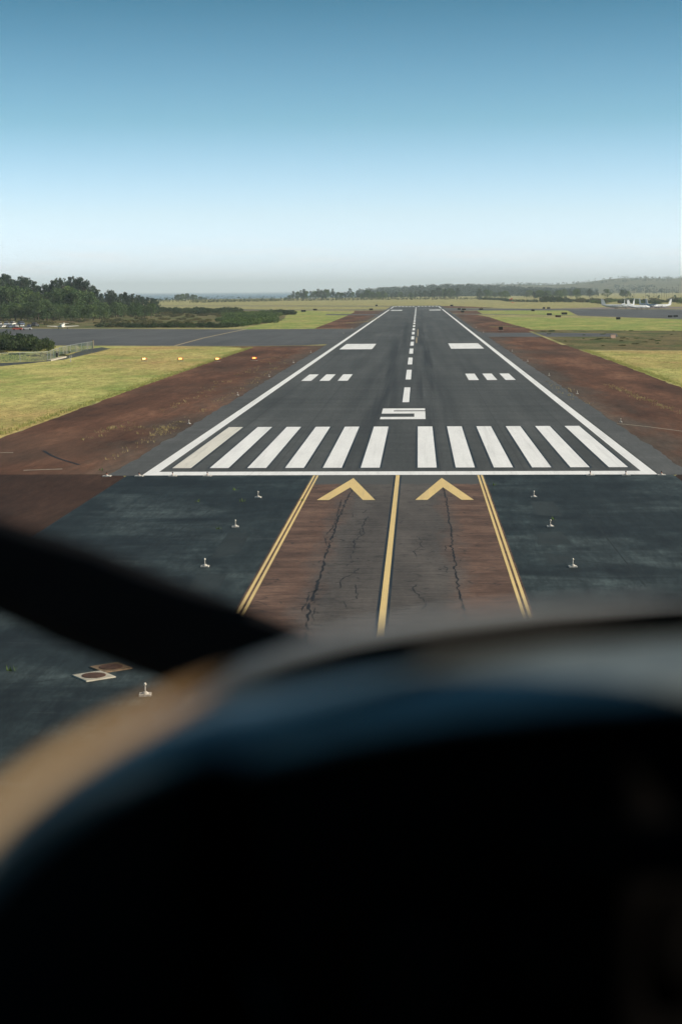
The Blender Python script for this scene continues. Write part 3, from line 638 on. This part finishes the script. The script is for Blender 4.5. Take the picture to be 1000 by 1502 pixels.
# ------------------------------------------------------------------ vegetation
def leaf_cloud(centers, radii, n, size, flat=1.0, seed=0, droop=0):
    r = np.random.default_rng(seed); V = []; F = []
    for (c, rad), k in zip(zip(centers, radii), n):
        d = r.normal(size=(k, 3)); d /= np.linalg.norm(d, axis=1)[:, None]; d *= (r.uniform(.45, 1.0, k)**.6)[:, None]
        P = np.array(c) + d*np.array([rad, rad, rad*flat])
        for p in P:
            a = r.normal(size=3); a /= np.linalg.norm(a); b2 = np.cross(a, r.normal(size=3)); b2 /= np.linalg.norm(b2)
            s = size*r.uniform(.55, 1.3); a[2] -= droop; i = len(V)
            V += [tuple(p-a*s), tuple(p+b2*s*.55), tuple(p+a*s), tuple(p-b2*s*.55)]; F.append((i, i+1, i+2, i+3))
    return V, F
def tree_proto(name, kind, seed):
    rr = random.Random(seed); root = empty(name, (0, 0, 0))
    if kind == 'ironwood':
        H = 10.0; cs, rs, ns = [], [], []
        for k in range(30):
            t = rr.random()**.85; z = 2.0+t*7.6; w_ = (1-t)**.5*3.1+.3; a = rr.uniform(0, 6.28); q = w_*rr.uniform(.25, 1)
            cs.append((q*math.cos(a), q*math.sin(a), z)); rs.append(rr.uniform(.55, 1.05)*(1.05-.45*t)); ns.append(46)
        for k in range(3): cs.append((rr.uniform(-.9, .9), rr.uniform(-.9, .9), 9.0+rr.uniform(-.3, .9))); rs.append(.36); ns.append(18)
        V, F = leaf_cloud(cs, rs, ns, .24, 1.5, seed, .5); m = M['ironwood']
    elif kind == 'broad':
        cs, rs, ns = [], [], []
        for k in range(34):
            a = rr.uniform(0, 6.28); u = rr.random(); q = 3.6*math.sqrt(rr.random())*math.cos(u*1.2)
            cs.append((q*math.cos(a), q*math.sin(a), 1.6+5.6*math.sin(u*1.5)*(1-.05*q))); rs.append(rr.uniform(.9, 1.6)); ns.append(46)
        V, F = leaf_cloud(cs, rs, ns, .32, .8, seed); m = M['broad']; H = 8
    else:
        cs, rs, ns = [], [], []
        for k in range(20):
            a = rr.uniform(0, 6.28); q = 2.1*math.sqrt(rr.random())
            cs.append((q*math.cos(a), q*math.sin(a), .35+1.35*rr.random()*(1-q/3.2))); rs.append(rr.uniform(.45, .85)); ns.append(36)
        V, F = leaf_cloud(cs, rs, ns, .19, .85, seed); m = M[kind]; H = 2.4
    b = MB(); b.v = V; b.f = F; b.build('crown', m, root)
    b = MB()
    if kind in ('ironwood', 'broad'):
        top = 9.2 if kind == 'ironwood' else 5.5
        b.tube([(0, 0, -.3), (.1, .05, 1.2), (-.05, .1, top*.5), (.05, 0, top)], [.32, .24, .15, .03], 7)
        for k in range(7):
            z = top*(.2+.1*k); a = rr.uniform(0, 6.28); q = rr.uniform(1, 2.4)
            b.tube([(0, 0, z), (q*.5*math.cos(a), q*.5*math.sin(a), z+.5), (q*math.cos(a), q*math.sin(a), z+.9)], [.1, .07, .02], 5)
    else:
        for k in range(6):
            a = rr.uniform(0, 6.28); b.tube([(0, 0, -.1), (.5*math.cos(a), .5*math.sin(a), .5), (1.1*math.cos(a), 1.1*math.sin(a), 1.2)], [.08, .05, .02], 5)
    b.build('trunk' if kind in ('ironwood', 'broad') else 'stems', M['bark'], root)
    return root
PROTO = {}
def plant(name, kind, p, h, wscale, label, cat, group, variants=4):
    key = (kind, name)
    if key not in PROTO: PROTO[key] = [[tree_proto(name, kind, 31*i+len(PROTO)*7+5), False] for i in range(variants)]
    e = random.choice(PROTO[key])
    if not e[1]: o = e[0]; e[1] = True
    else: o = copy_tree(e[0])
    H = {'ironwood': 10.0, 'broad': 8.0}.get(kind, 2.4)
    s = h/H; o.location = p; o.rotation_euler.z = random.uniform(0, 6.28); o.scale = (s*wscale, s*wscale, s)
    return tag(o, label, cat, group)
def interp(x, pts):
    for (a, ya), (b_, yb) in zip(pts, pts[1:]):
        if a <= x <= b_: return ya+(yb-ya)*(x-a)/(b_-a)
    return pts[0][1] if x < pts[0][0] else pts[-1][1]
def by_top(px, ytop, dist):
    g0 = atd(px, 440, dist); t = atd(px, ytop, dist); return (g0.x, g0.y, 0), max(1.2, t.z)
# the wood on the left: skyline traced as tree heights at their own distances
SKY_L = [(-60, 404), (0, 402), (25, 404), (45, 409), (62, 418), (72, 414), (85, 405), (105, 405), (128, 410), (142, 424), (152, 428), (165, 425), (185, 428), (205, 433), (235, 438)]
for k in range(64):
    px = -60+k*4.6+random.uniform(-3, 3); yt = interp(px, SKY_L)+random.choice((0, 1, 2, 4, 7)); dist = random.uniform(1120, 1260)
    p, h = by_top(px, yt, dist); plant('ironwood_tree', 'ironwood', p, h, random.uniform(.8, 1.2)*(.95 if h > 20 else 1.2), 'tall dark feathery ironwood tree rising at the back of the wood beside the apron', 'tree', 'tall dark trees of the wood beside the apron')
for k in range(46):
    px = -60+k*6.2+random.uniform(-4, 4); yt = interp(px, SKY_L)+random.uniform(13, 22); dist = random.uniform(1020, 1110)
    if yt > 450: yt = random.uniform(441, 446)
    p, h = by_top(px, yt, dist); plant('broadleaf_tree', 'broad', p, h, random.uniform(.8, 1.1), 'rounded green tree in the middle of the wood beside the apron', 'tree', 'rounded trees of the wood beside the apron')
for k in range(34):
    px = -60+k*6.4+random.uniform(-4, 4); yt = interp(px, [(-60, 440), (0, 446), (30, 441), (70, 436), (100, 440), (150, 447), (200, 447)])+random.uniform(0, 9); dist = random.uniform(935, 1000)
    p, h = by_top(px, yt, dist); plant('broadleaf_tree', 'broad', p, h, random.uniform(.85, 1.15), 'light green low tree along the front of the wood beside the apron', 'tree', 'light green trees at the front of the wood')
# scrub between apron and wood
def scatter(poly, n):
    xs = [p[0] for p in poly]; ys = [p[1] for p in poly]; out_ = []
    while len(out_) < n:
        x, y_ = random.uniform(min(xs), max(xs)), random.uniform(min(ys), max(ys)); c = False
        for (a, b_), (c2, d) in zip(poly, poly[1:]+poly[:1]):
            if (b_ > y_) != (d > y_) and x < (c2-a)*(y_-b_)/(d-b_)+a: c = not c
        if c: out_.append((x, y_))
    return out_
for x, y_ in scatter([(-90, 600), (-150, 612), (-240, 760), (-320, 1200), (-215, 1400), (-140, 1100)], 230):
    plant('heath_bush', 'heather', (x, y_, 0), random.uniform(1.3, 2.8), random.uniform(1, 1.7), 'brownish olive bush in the scrub between apron and wood', 'bush', 'brown bushes of the scrub')
for k in range(34):
    px = random.uniform(150, 345); p = at(px, 480.2+random.uniform(-1.2, .8)); plant('scrub_bush', 'shrub_dark', (p.x, p.y+3, 0), random.uniform(1.8, 3.2), random.uniform(1.2, 1.8), 'dark green bush along the apron edge of the scrub', 'bush', 'dark bushes along the apron edge')
for k in range(60):
    px = random.uniform(205, 345); p = at(px, random.uniform(456, 461)); plant('scrub_bush', 'shrub_dark', (p.x, p.y, 0), random.uniform(3, 5.5), random.uniform(1.2, 1.9), 'dark green bush in the band behind the brown scrub', 'bush', 'dark bushes behind the brown scrub')
for x, y_ in scatter([tuple(at(*p)[:2]) for p in ((322, 479.5), (372, 479), (412, 470), (400, 460), (330, 460))], 90):
    plant('green_bush', 'shrub', (x, y_, 0), random.uniform(2.4, 4.2), random.uniform(1.1, 1.7), 'bright green bush in the rounded thicket beside the green field', 'bush', 'green bushes of the rounded thicket')
for k in range(16):
    px = random.uniform(398, 427); p = at(px, random.uniform(459, 462)); plant('green_bush', 'shrub_dark', (p.x, p.y, 0), random.uniform(3, 4.5), 1.3, 'dark bush at the tip of the thicket by the far taxiway', 'bush', 'dark bushes at the tip of the thicket')
for x, y_ in scatter([(47, 302), (150, 300), (190, 470), (104, 486), (49, 515)], 70):
    plant('low_bush', random.choice(('heather', 'shrub', 'heather')), (x, y_, 0), random.uniform(.3, .65), random.uniform(1.4, 2.6), 'low olive bush in the rough heath strip past the soil verge', 'bush', 'low bushes of the heath strip', 3)
# near clump of bushes by the fence
for k in range(26):
    px = random.uniform(-40, 66); p = at(px, random.uniform(509, 515)); plant('fence_bush', 'shrub_dark', (p.x, p.y, 0), random.uniform(4.6, 6.6)*(1 if px < 50 else .8), random.uniform(.75, 1.0), 'dark green bush in the clump between the fence and the apron', 'bush', 'dark bushes between fence and apron')
for k in range(14):
    px = random.uniform(-30, 100); p = at(px, random.uniform(517, 523)); plant('dry_bush', 'heather', (p.x, p.y, 0), random.uniform(.6, 1.1), 1.4, 'low straw coloured bush behind the chain fence', 'bush', 'low dry bushes behind the fence')
# far trees past the end of the runway
SKY_F = [(195, 437), (250, 436), (258, 432), (275, 430), (290, 433), (305, 436), (340, 437), (395, 436), (418, 434), (430, 430), (445, 424), (452, 428), (470, 426), (485, 424), (495, 431), (512, 425), (525, 430), (545, 427), (552, 431), (565, 429), (575, 432), (590, 431), (610, 428), (630, 426), (650, 424), (670, 422)]
for k in range(150):
    px = 195+k*3.2+random.uniform(-2, 2); yt = interp(px, SKY_F)+(random.choice((-3, -1, 0, 1, 3)) if px > 425 else random.choice((1, 2, 3)) if not 255 < px < 292 else 0); dist = random.uniform(2750, 3050) if px < 560 else random.uniform(2700, 3300)
    p, h = by_top(px, yt, dist); plant('shore_tree', 'ironwood' if random.random() < .65 else 'broad', p, min(h, 22), random.uniform(1.1, 1.9) if h < 10 else random.uniform(.8, 1.2), 'hazy grey green tree in the line beyond the far end of the runway', 'tree', 'far trees beyond the runway', 3)
# dark perimeter hedge beyond the far grass
def hedge(pts, h, wd, label, seed, m='shrub_dark'):
    cs, rs, ns = [], [], []
    rr = random.Random(seed)
    for (a, c) in zip(pts, pts[1:]):
        a, c = Vector(a), Vector(c); n = int((c-a).length/3.5)
        for k in range(n):
            p = a.lerp(c, k/n); cs.append((p.x+rr.uniform(-wd, wd), p.y+rr.uniform(-wd, wd), h*rr.uniform(.3, .6))); rs.append(h*rr.uniform(.45, .75)); ns.append(22)
    V, F = leaf_cloud(cs, rs, ns, .8, .9, seed); b = MB(); b.v, b.f = V, F
    r = empty('perimeter_hedge', (0, 0, 0)); b.build('foliage', M[m], r); tag(r, label, 'hedge'); return r
hedge([(-330, 2250, 0), (-222, 2500, 0), (-15, 2640, 0), (100, 2560, 0), (128, 2300, 0)], 3.6, 1.5, 'long dark hedge crossing behind the far pale grass', 3)
hedge([(128, 2300, 0), (122, 2050, 0), (150, 1900, 0), (215, 1830, 0)], 3.0, 1.5, 'dark hedge bending down toward the round bush', 4)
hedge([(-640, 2450, 0), (-400, 2380, 0), (-225, 2500, 0)], 8.5, 4, 'low dark scrub hedge at the shore behind the pale field', 5)
# big round bush and bushes near the parked aeroplanes
for k in range(14):
    px = random.uniform(792, 834); p = at(px, random.uniform(441.5, 443.5)); h = 8.5*(1-((px-813)/30)**2)+1.5
    plant('round_bush', 'shrub_dark', (p.x, p.y, 0), h, .75, 'big dark rounded bush by the far grass near the parked aeroplanes', 'bush', 'rounded dark bushes near the aeroplanes')
for k in range(70):
    px = random.uniform(838, 1040); p = at(px, random.uniform(441, 446)); plant('apron_bush', random.choice(('shrub', 'heather', 'shrub_dark')), (p.x, p.y, 0), random.uniform(3, 7.5), random.uniform(.9, 1.5), 'bush in the mixed thicket behind the parked aeroplanes', 'bush', 'thicket behind the aeroplanes', 3)
for k in range(60):
    px = random.uniform(700, 1030); yt = interp(px, [(690, 423), (760, 425), (850, 422), (915, 424), (930, 431), (1030, 432)])+random.uniform(0, 5); dist = random.uniform(2500, 3300)
    p, h = by_top(px, yt, dist); plant('plain_tree', 'ironwood' if random.random() < .5 else 'broad', p, min(h, 20), random.uniform(.9, 1.5), 'pale hazy tree on the plain below the far hills', 'tree', 'hazy trees on the plain', 3)

for lst in PROTO.values():
    for o, used in lst:
        if not used:
            for ch in list(o.children): bpy.data.objects.remove(ch)
            bpy.data.objects.remove(o)
# utility poles
for k, (zx, zt) in enumerate(((605, 185), (700, 180), (730, 190), (768, 160), (790, 185), (830, 178), (852, 185), (870, 170), (890, 185), (918, 168), (948, 172), (965, 150))):
    px = 820+zx/5.556; yt = 390+zt/5.556; p, h = by_top(px, yt, 2450); r = empty('utility_pole', p, random.uniform(-.3, .3))
    b = MB(); b.tube([(0, 0, 0), (0, 0, h)], [.2, .16], 6); b.build('pole', M['wood_pole'], r)
    b = MB(); b.box((0, 0, h-1.2), (3.2, .3, .3)); b.build('crossarm', M['wood_pole'], r)
    tag(r, 'thin utility pole standing behind the parked aeroplanes', 'utility pole', 'utility poles on the plain')
# white building at the shore
p = at(499, 436.2); r = empty('white_building', (p.x, p.y, 0))
b = MB(); b.box((0, 0, 5), (7, 9, 10)); b.build('wall', plain('wall_white', (.7, .7, .68)), r)
b = MB(); b.loft([[(-3.8, -5, 10), (3.8, -5, 10), (0, -5, 12.2)], [(-3.8, 5, 10), (3.8, 5, 10), (0, 5, 12.2)]]); b.build('roof', plain('roof_white', (.75, .75, .74)), r)
for x in (-1.8, 1.8): b = MB(); b.box((x, -4.53, 7), (1.4, .08, 1.8)); b.build('window', M['fixture_dark'], r)
tag(r, 'small white gabled building rising between the shore trees', 'building')

# far hills and their woods
def hill(name, ridge, dist0, dist1, m, seed):
    v = []; f = []; nx, ny_ = 120, 10; x0, x1 = ridge[0][0], ridge[-1][0]
    for j in range(ny_+1):
        t = j/ny_; d = dist0+(dist1-dist0)*t
        for i in range(nx+1):
            px = x0+(x1-x0)*i/nx; top = atd(px, interp(px, ridge), dist1); g0 = atd(px, 425, d)
            z = -1+max(0, top.z+1)*(t**1.25) + noise.fractal(Vector((g0.x/260, g0.y/260, seed)), 1, 2, 5)*5*min(1, t*2)
            v.append((g0.x, g0.y, z if t > 0 else -2))
    for j in range(ny_):
        for i in range(nx): a = j*(nx+1)+i; f.append((a, a+1, a+nx+2, a+nx+1))
    for i in range(nx+1):       # back slope
        p = v[ny_*(nx+1)+i]; v.append((p[0], p[1]+1500, -2))
    for i in range(nx): a = ny_*(nx+1)+i; b2 = (ny_+1)*(nx+1)+i; f.append((a, a+1, b2+1, b2))
    b = MB(); b.v, b.f = v, f; o = structure(b.build(name, m, None, True)); return v[:(ny_+1)*(nx+1)], nx+1
hm = grass_mat('hill_fields', (.06, .085, .04), (.15, .14, .075), (.20, .17, .10), .5, .55)
H1, n1 = hill('hill', [(560, 424), (640, 422), (680, 420), (750, 417), (800, 418.5), (850, 415), (880, 411.5), (905, 409), (960, 408), (1000, 407.5), (1100, 405), (1250, 403)], 5200, 8200, hm, 2)
H2, n2 = hill('hill', [(535, 429), (555, 427), (575, 425.5), (610, 424), (650, 422.5), (690, 422), (740, 423), (800, 424.5), (860, 426)], 3900, 5000, hm, 5)
def wood(name, verts, n, size, label, seed, keep):
    rr = random.Random(seed); cs, rs, ns = [], [], []
    for k in range(n):
        i = rr.randrange(len(verts)); v = verts[i]
        if not keep(i, v): continue
        h = rr.uniform(.6, 1.2)*size; cs.append((v[0]+rr.uniform(-25, 25), v[1]+rr.uniform(-60, 60), v[2]+h*.4)); rs.append(h*.7); ns.append(20)
    V, F = leaf_cloud(cs, rs, ns, size*.24, 1.0, seed); b = MB(); b.v, b.f = V, F
    tag(b.build(name, M['ironwood']), label, 'wood', kind='stuff')
wood('far_wood', H2, 1800, 10, 'hazy blue green wood covering the low far rise', 5, lambda i, v: True)
wood('far_wood', H1, 1900, 11, 'pale hazy wood along the crest of the distant hill', 6, lambda i, v: (i//n1) in (8, 9, 10) or noise.noise(Vector((v[0]/300, v[1]/500, 1))) > .15)

# ------------------------------------------------------------------ grass tufts: edges of the fields and weeds in soil and pad
def tufts(name, spots, label, m, hmin, hmax, spread, nb, kind='stuff'):
    V = []; F = []
    for (x, y_) in spots:
        for k in range(nb):
            a = random.uniform(0, 6.28); h = random.uniform(hmin, hmax); bx, by = x+random.gauss(0, spread), y_+random.gauss(0, spread); l = h*random.uniform(.2, .8); wd = h*.16
            i = len(V); V += [(bx-wd*math.sin(a), by+wd*math.cos(a), 0), (bx+wd*math.sin(a), by-wd*math.cos(a), 0), (bx+l*math.cos(a), by+l*math.sin(a), h)]; F.append((i, i+1, i+2))
    b = MB(); b.v, b.f = V, F; return tag(b.build(name, m), label, 'grass', kind=kind)
edge = []
for sx in (-1, 1):
    for k in range(1700):
        y_ = random.uniform(10, 330 if sx < 0 else 295); edge.append((sx*(45.6+abs(random.gauss(0, .9)))+(-.6 if sx < 0 else 0), y_))
tufts('grass', edge, 'uneven grass fringe where the fields meet the brown soil', M['blade'], .10, .34, .2, 6)
field = [(-random.uniform(46, 100), random.uniform(20, 335)) for _ in range(9000)] + [(random.uniform(46, 75), random.uniform(110, 285)) for _ in range(4000)]
tufts('grass', field, 'short yellow green grass standing across the fields', M['blade'], .06, .2, .35, 5)
weeds = []
def wp(pts, n, s):
    for _ in range(n):
        i = random.randrange(len(pts)-1); p = at(*pts[i]).lerp(at(*pts[i+1]), random.random()); weeds.append((p.x+random.gauss(0, s*.4), p.y+random.gauss(0, s*3)))
wp([(140, 640), (170, 625), (230, 632), (250, 628)], 55, 1.2); wp([(175, 668), (250, 628), (330, 585), (420, 530)], 75, .9)
wp([(895, 566), (940, 585), (1000, 606)], 90, .8); wp([(250, 600), (330, 560), (420, 520)], 60, 2); wp([(800, 560), (860, 590)], 25, 1.5)
wp([(508, 474), (540, 472), (552, 466)], 260, 3); wp([(720, 480), (760, 478)], 120, 2)
tufts('weeds', weeds, 'dry yellow weeds scattered in the brown soil verges', M['straw'], .10, .34, .35, 6)
pw = [at(*p) for p in ((356, 736), (321, 776), (346, 719), (15, 984), (724, 712), (443, 735), (811, 762), (148, 690), (289, 736))]
tufts('weeds', [(p.x, p.y) for p in pw], 'small green weeds growing through the dark pad', M['shrub'], .08, .32, .14, 10)

# ------------------------------------------------------------------ haze
hb = MB(); hb.box((0, 20400, 120), (90000, 51000, 262)); hz = hb.build('haze', None)
hm_ = bpy.data.materials.new('haze_air'); hm_.use_nodes = True; hn = hm_.node_tree; hn.nodes.clear()
pv = hn.nodes.new('ShaderNodeVolumePrincipled'); pv.inputs['Color'].default_value = (.82, .94, 1.0, 1); pv.inputs['Density'].default_value = 6.5e-5; pv.inputs['Anisotropy'].default_value = 0.0
ho = hn.nodes.new('ShaderNodeOutputMaterial'); hn.links.new(pv.outputs[0], ho.inputs['Volume']); hz.data.materials.append(hm_)
tag(hz, 'thin pale blue haze over the whole airfield', 'haze', kind='stuff')

# ------------------------------------------------------------------ the aeroplane the picture is taken from
# local axes: x right, y forward, z up from the belly; the pilot's eye is EYE above the belly
EYE = 1.7
AC = empty('light_aeroplane', (CX, CY, CZ-EYE), YAW); tag(AC, 'light aeroplane cockpit, cowling and propeller seen from the pilot seat in flight', 'aeroplane')
def loc(v): # world -> aircraft frame
    d = Vector(v)-Vector((CX, CY, CZ-EYE)); c, s = math.cos(-YAW), math.sin(-YAW); return Vector((d.x*c-d.y*s, d.x*s+d.y*c, d.z))
def lp(px, py, h): return loc(at(px, py, CZ-h))
XM = .48
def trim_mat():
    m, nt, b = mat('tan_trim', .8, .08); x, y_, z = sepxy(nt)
    t = math_(nt, 'ADD', x, .25)          # rim's shade put into the colour: tan at the side darkens to black ahead
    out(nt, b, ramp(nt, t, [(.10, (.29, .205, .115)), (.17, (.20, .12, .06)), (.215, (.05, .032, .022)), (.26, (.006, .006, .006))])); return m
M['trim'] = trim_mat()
M['seal'] = plain('rubber_seal', (.005, .005, .005), .95, .02, .1, 20)  # near-black colour stands in for shade on the rim
M['vinyl'] = plain('black_vinyl', (.12, .14, .145), .36, .6, .2, 30)
M['panel'] = plain('panel_black', (.005, .0045, .0045), .85, .05, .2, 30)
M['cowl'] = plain('cowl_paint', (.44, .45, .46), .4, .4, .04, 5)
M['prop'] = plain('prop_black', (.003, .004, .006), .8, .1, .2, 20)
M['cabin'] = plain('cabin_lining', (.02, .02, .02), .9, .1, .1, 20)
HR = .285
rimpx = [(-260, 1500), (-160, 1352), (-80, 1254), (0, 1183), (80, 1124), (160, 1077), (240, 1039), (330, 1006), (380, 997), (420, 987), (520, 964), (650, 942), (800, 925), (1000, 910)]
lippx = [(-260, 1560), (-160, 1402), (-80, 1299), (-5, 1226), (67, 1168), (147, 1122), (227, 1090), (315, 1066), (360, 1077), (400, 1067), (505, 1044), (642, 1022), (792, 1006), (1000, 990)]
Tm = [lp(a, b_, HR-.045) for a, b_ in rimpx]       # the welt stands a little proud of the shelf
Rm = [lp(a, b_, HR) for a, b_ in rimpx]; Lm = [lp(a, b_, HR) for a, b_ in lippx]
def mirror(P): return P + [Vector((2*XM-p.x, p.y, p.z)) for p in P[::-1]]
NT = 8
Rm, Lm = mirror(Rm), mirror(Lm)
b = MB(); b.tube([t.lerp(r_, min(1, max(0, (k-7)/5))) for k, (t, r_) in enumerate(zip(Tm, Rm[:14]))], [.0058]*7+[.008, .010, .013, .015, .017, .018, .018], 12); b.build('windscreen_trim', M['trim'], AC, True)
b = MB(); b.tube(Rm[13:], .018, 12); b.build('windscreen_seal', M['seal'], AC, True)  # rest of the rim, its shade painted in as black
rings = []
sec = [(0, -.012), (.25, -.007), (.5, -.004), (.7, -.0035), (.83, -.006), (.92, -.011), (.98, -.018), (1.0, -.024), (.97, -.028), (.9, -.028)]
for r_, l_ in zip(Rm, Lm):
    rings.append([Vector((r_.x+(l_.x-r_.x)*t, r_.y+(l_.y-r_.y)*t, r_.z+dz)) for t, dz in sec])
b = MB(); b.loft(rings, cap=False, closed=False); b.build('glareshield', M['vinyl'], AC, True)
PN = [Vector((r_.x+(l_.x-r_.x)*.9, r_.y+(l_.y-r_.y)*.9, r_.z-.026)) for r_, l_ in zip(Rm, Lm)]
b = MB(); b.loft([[p, p+Vector((0, .0, -.7))] for p in PN], cap=False, closed=False); pan = b.build('instrument_panel', M['panel'], AC, True)
GM = plain('gauge_face', (.006, .0055, .005), .5, .3); GR = plain('gauge_ring', (.008, .0075, .007), .6, .2)
def on_panel(x):
    for a, c in zip(PN, PN[1:]):
        if min(a.x, c.x) <= x <= max(a.x, c.x):
            t = (x-a.x)/(c.x-a.x+1e-9); n = Vector((c.y-a.y, -(c.x-a.x), 0)).normalized(); n = n if n.y < 0 else -n; return a.y+(c.y-a.y)*t, n
    return .9, Vector((0, -1, 0))
for x in (-.08, .04, .16, .28, .40, .52, .64, .76):
    for zz_ in (-.21, -.33):
        y_, n = on_panel(x); c = Vector((x, y_, EYE-HR+zz_))
        b = MB(); b.tube([c+n*.001, c+n*.008], .046, 24); gz = b.build('gauge', GR, AC, False)
        b = MB(); b.tube([c+n*.0085, c+n*.0095], .040, 24); b.build('dial', GM, gz)
b = MB(); y_, n = on_panel(.2); b.box((.22, y_-.02, EYE-HR-.13), (.18, .02, .04)); b.build('radio', GR, AC)
# nose cowling
rings = []
for yy, wd, ht, dp in ((1.50, .75, -.290, .6), (1.6, .74, -.307, .58), (1.75, .71, -.338, .54), (1.95, .65, -.388, .48), (2.1, .56, -.44, .42), (2.2, .45, -.50, .36), (2.24, .30, -.57, .28)):
    ring = []
    for k in range(48):
        t = 2*math.pi*k/48; c, s = math.cos(t), math.sin(t); e = 2/2.9
        ring.append(Vector((XM+wd*math.copysign(abs(c)**e, c), yy, EYE+ht-dp/2+dp/2*math.copysign(abs(s)**e, s))))
    rings.append(ring)
b = MB(); b.loft(rings); b.build('cowling', M['cowl'], AC, True)
# propeller
HUB = Vector((XM, 2.42, EYE-.812))
b = MB(); b.loft([[Vector((HUB.x+r_*math.cos(t), HUB.y+yy, HUB.z+r_*math.sin(t))) for t in [2*math.pi*k/20 for k in range(20)]] for yy, r_ in ((-.17, .19), (-.05, .185), (.1, .14), (.22, .06), (.24, .01))]); spn = b.build('spinner', M['cowl'], AC, True)
for ang in (R(180-22), R(-22)):
    d = Vector((math.cos(ang), 0, math.sin(ang))); pnm = Vector((-math.sin(ang), 0, math.cos(ang))); rings = []
    for q, ch, tw in ((.10, .12, 60), (.25, .17, 48), (.45, .20, 36), (.7, .198, 27), (.95, .185, 21), (1.18, .14, 18), (1.28, .05, 17)):
        ca, sa = math.cos(R(tw)), math.sin(R(tw)); ax = pnm*ca + Vector((0, 1, 0))*sa; th = Vector((0, 1, 0))*ca - pnm*sa
        rings.append([HUB+d*q+ax*(ch*u*.5)+th*(ch*v_) for u, v_ in ((1, 0), (.6, .055), (0, .075), (-.7, .045), (-1, 0), (-.6, -.02), (0, -.03), (.6, -.025))])
    b = MB(); b.loft(rings); b.build('propeller_blade', M['prop'], spn, True)
# cabin: roof, unseen side walls raised to block light, posts, floor, rear bulkhead
b = MB(); b.loft([[(XM+x, yy, EYE+zz_) for x, zz_ in ((-.82, .42), (-.65, .5), (0, .54), (.65, .5), (.82, .42), (.79, .39), (0, .50), (-.79, .39))] for yy in (.36, -.5, -2.1)]); b.build('cabin_roof', M['cabin'], AC)
for s, top, fr in ((-1, .32, .72), (1, .43, 1.08)):
    b = MB(); b.box((XM+s*.81, (fr-2.1)/2, (EYE+top+.2)/2), (.03, fr+2.1, EYE+top-.2)); b.build('side_wall', M['cabin'], AC)
    b = MB(); b.tube([(XM+s*.80, -.5, EYE+top), (XM+s*.80, -.5, EYE+.42)], .03); b.build('door_post', M['cabin'], AC)
b = MB(); b.box((XM, -.4, .20), (1.6, 3.5, .03)); b.build('cabin_floor', M['cabin'], AC)
b = MB(); b.box((XM, -2.1, 1.2), (1.58, .03, 1.9)); b.build('bulkhead', M['cabin'], AC)
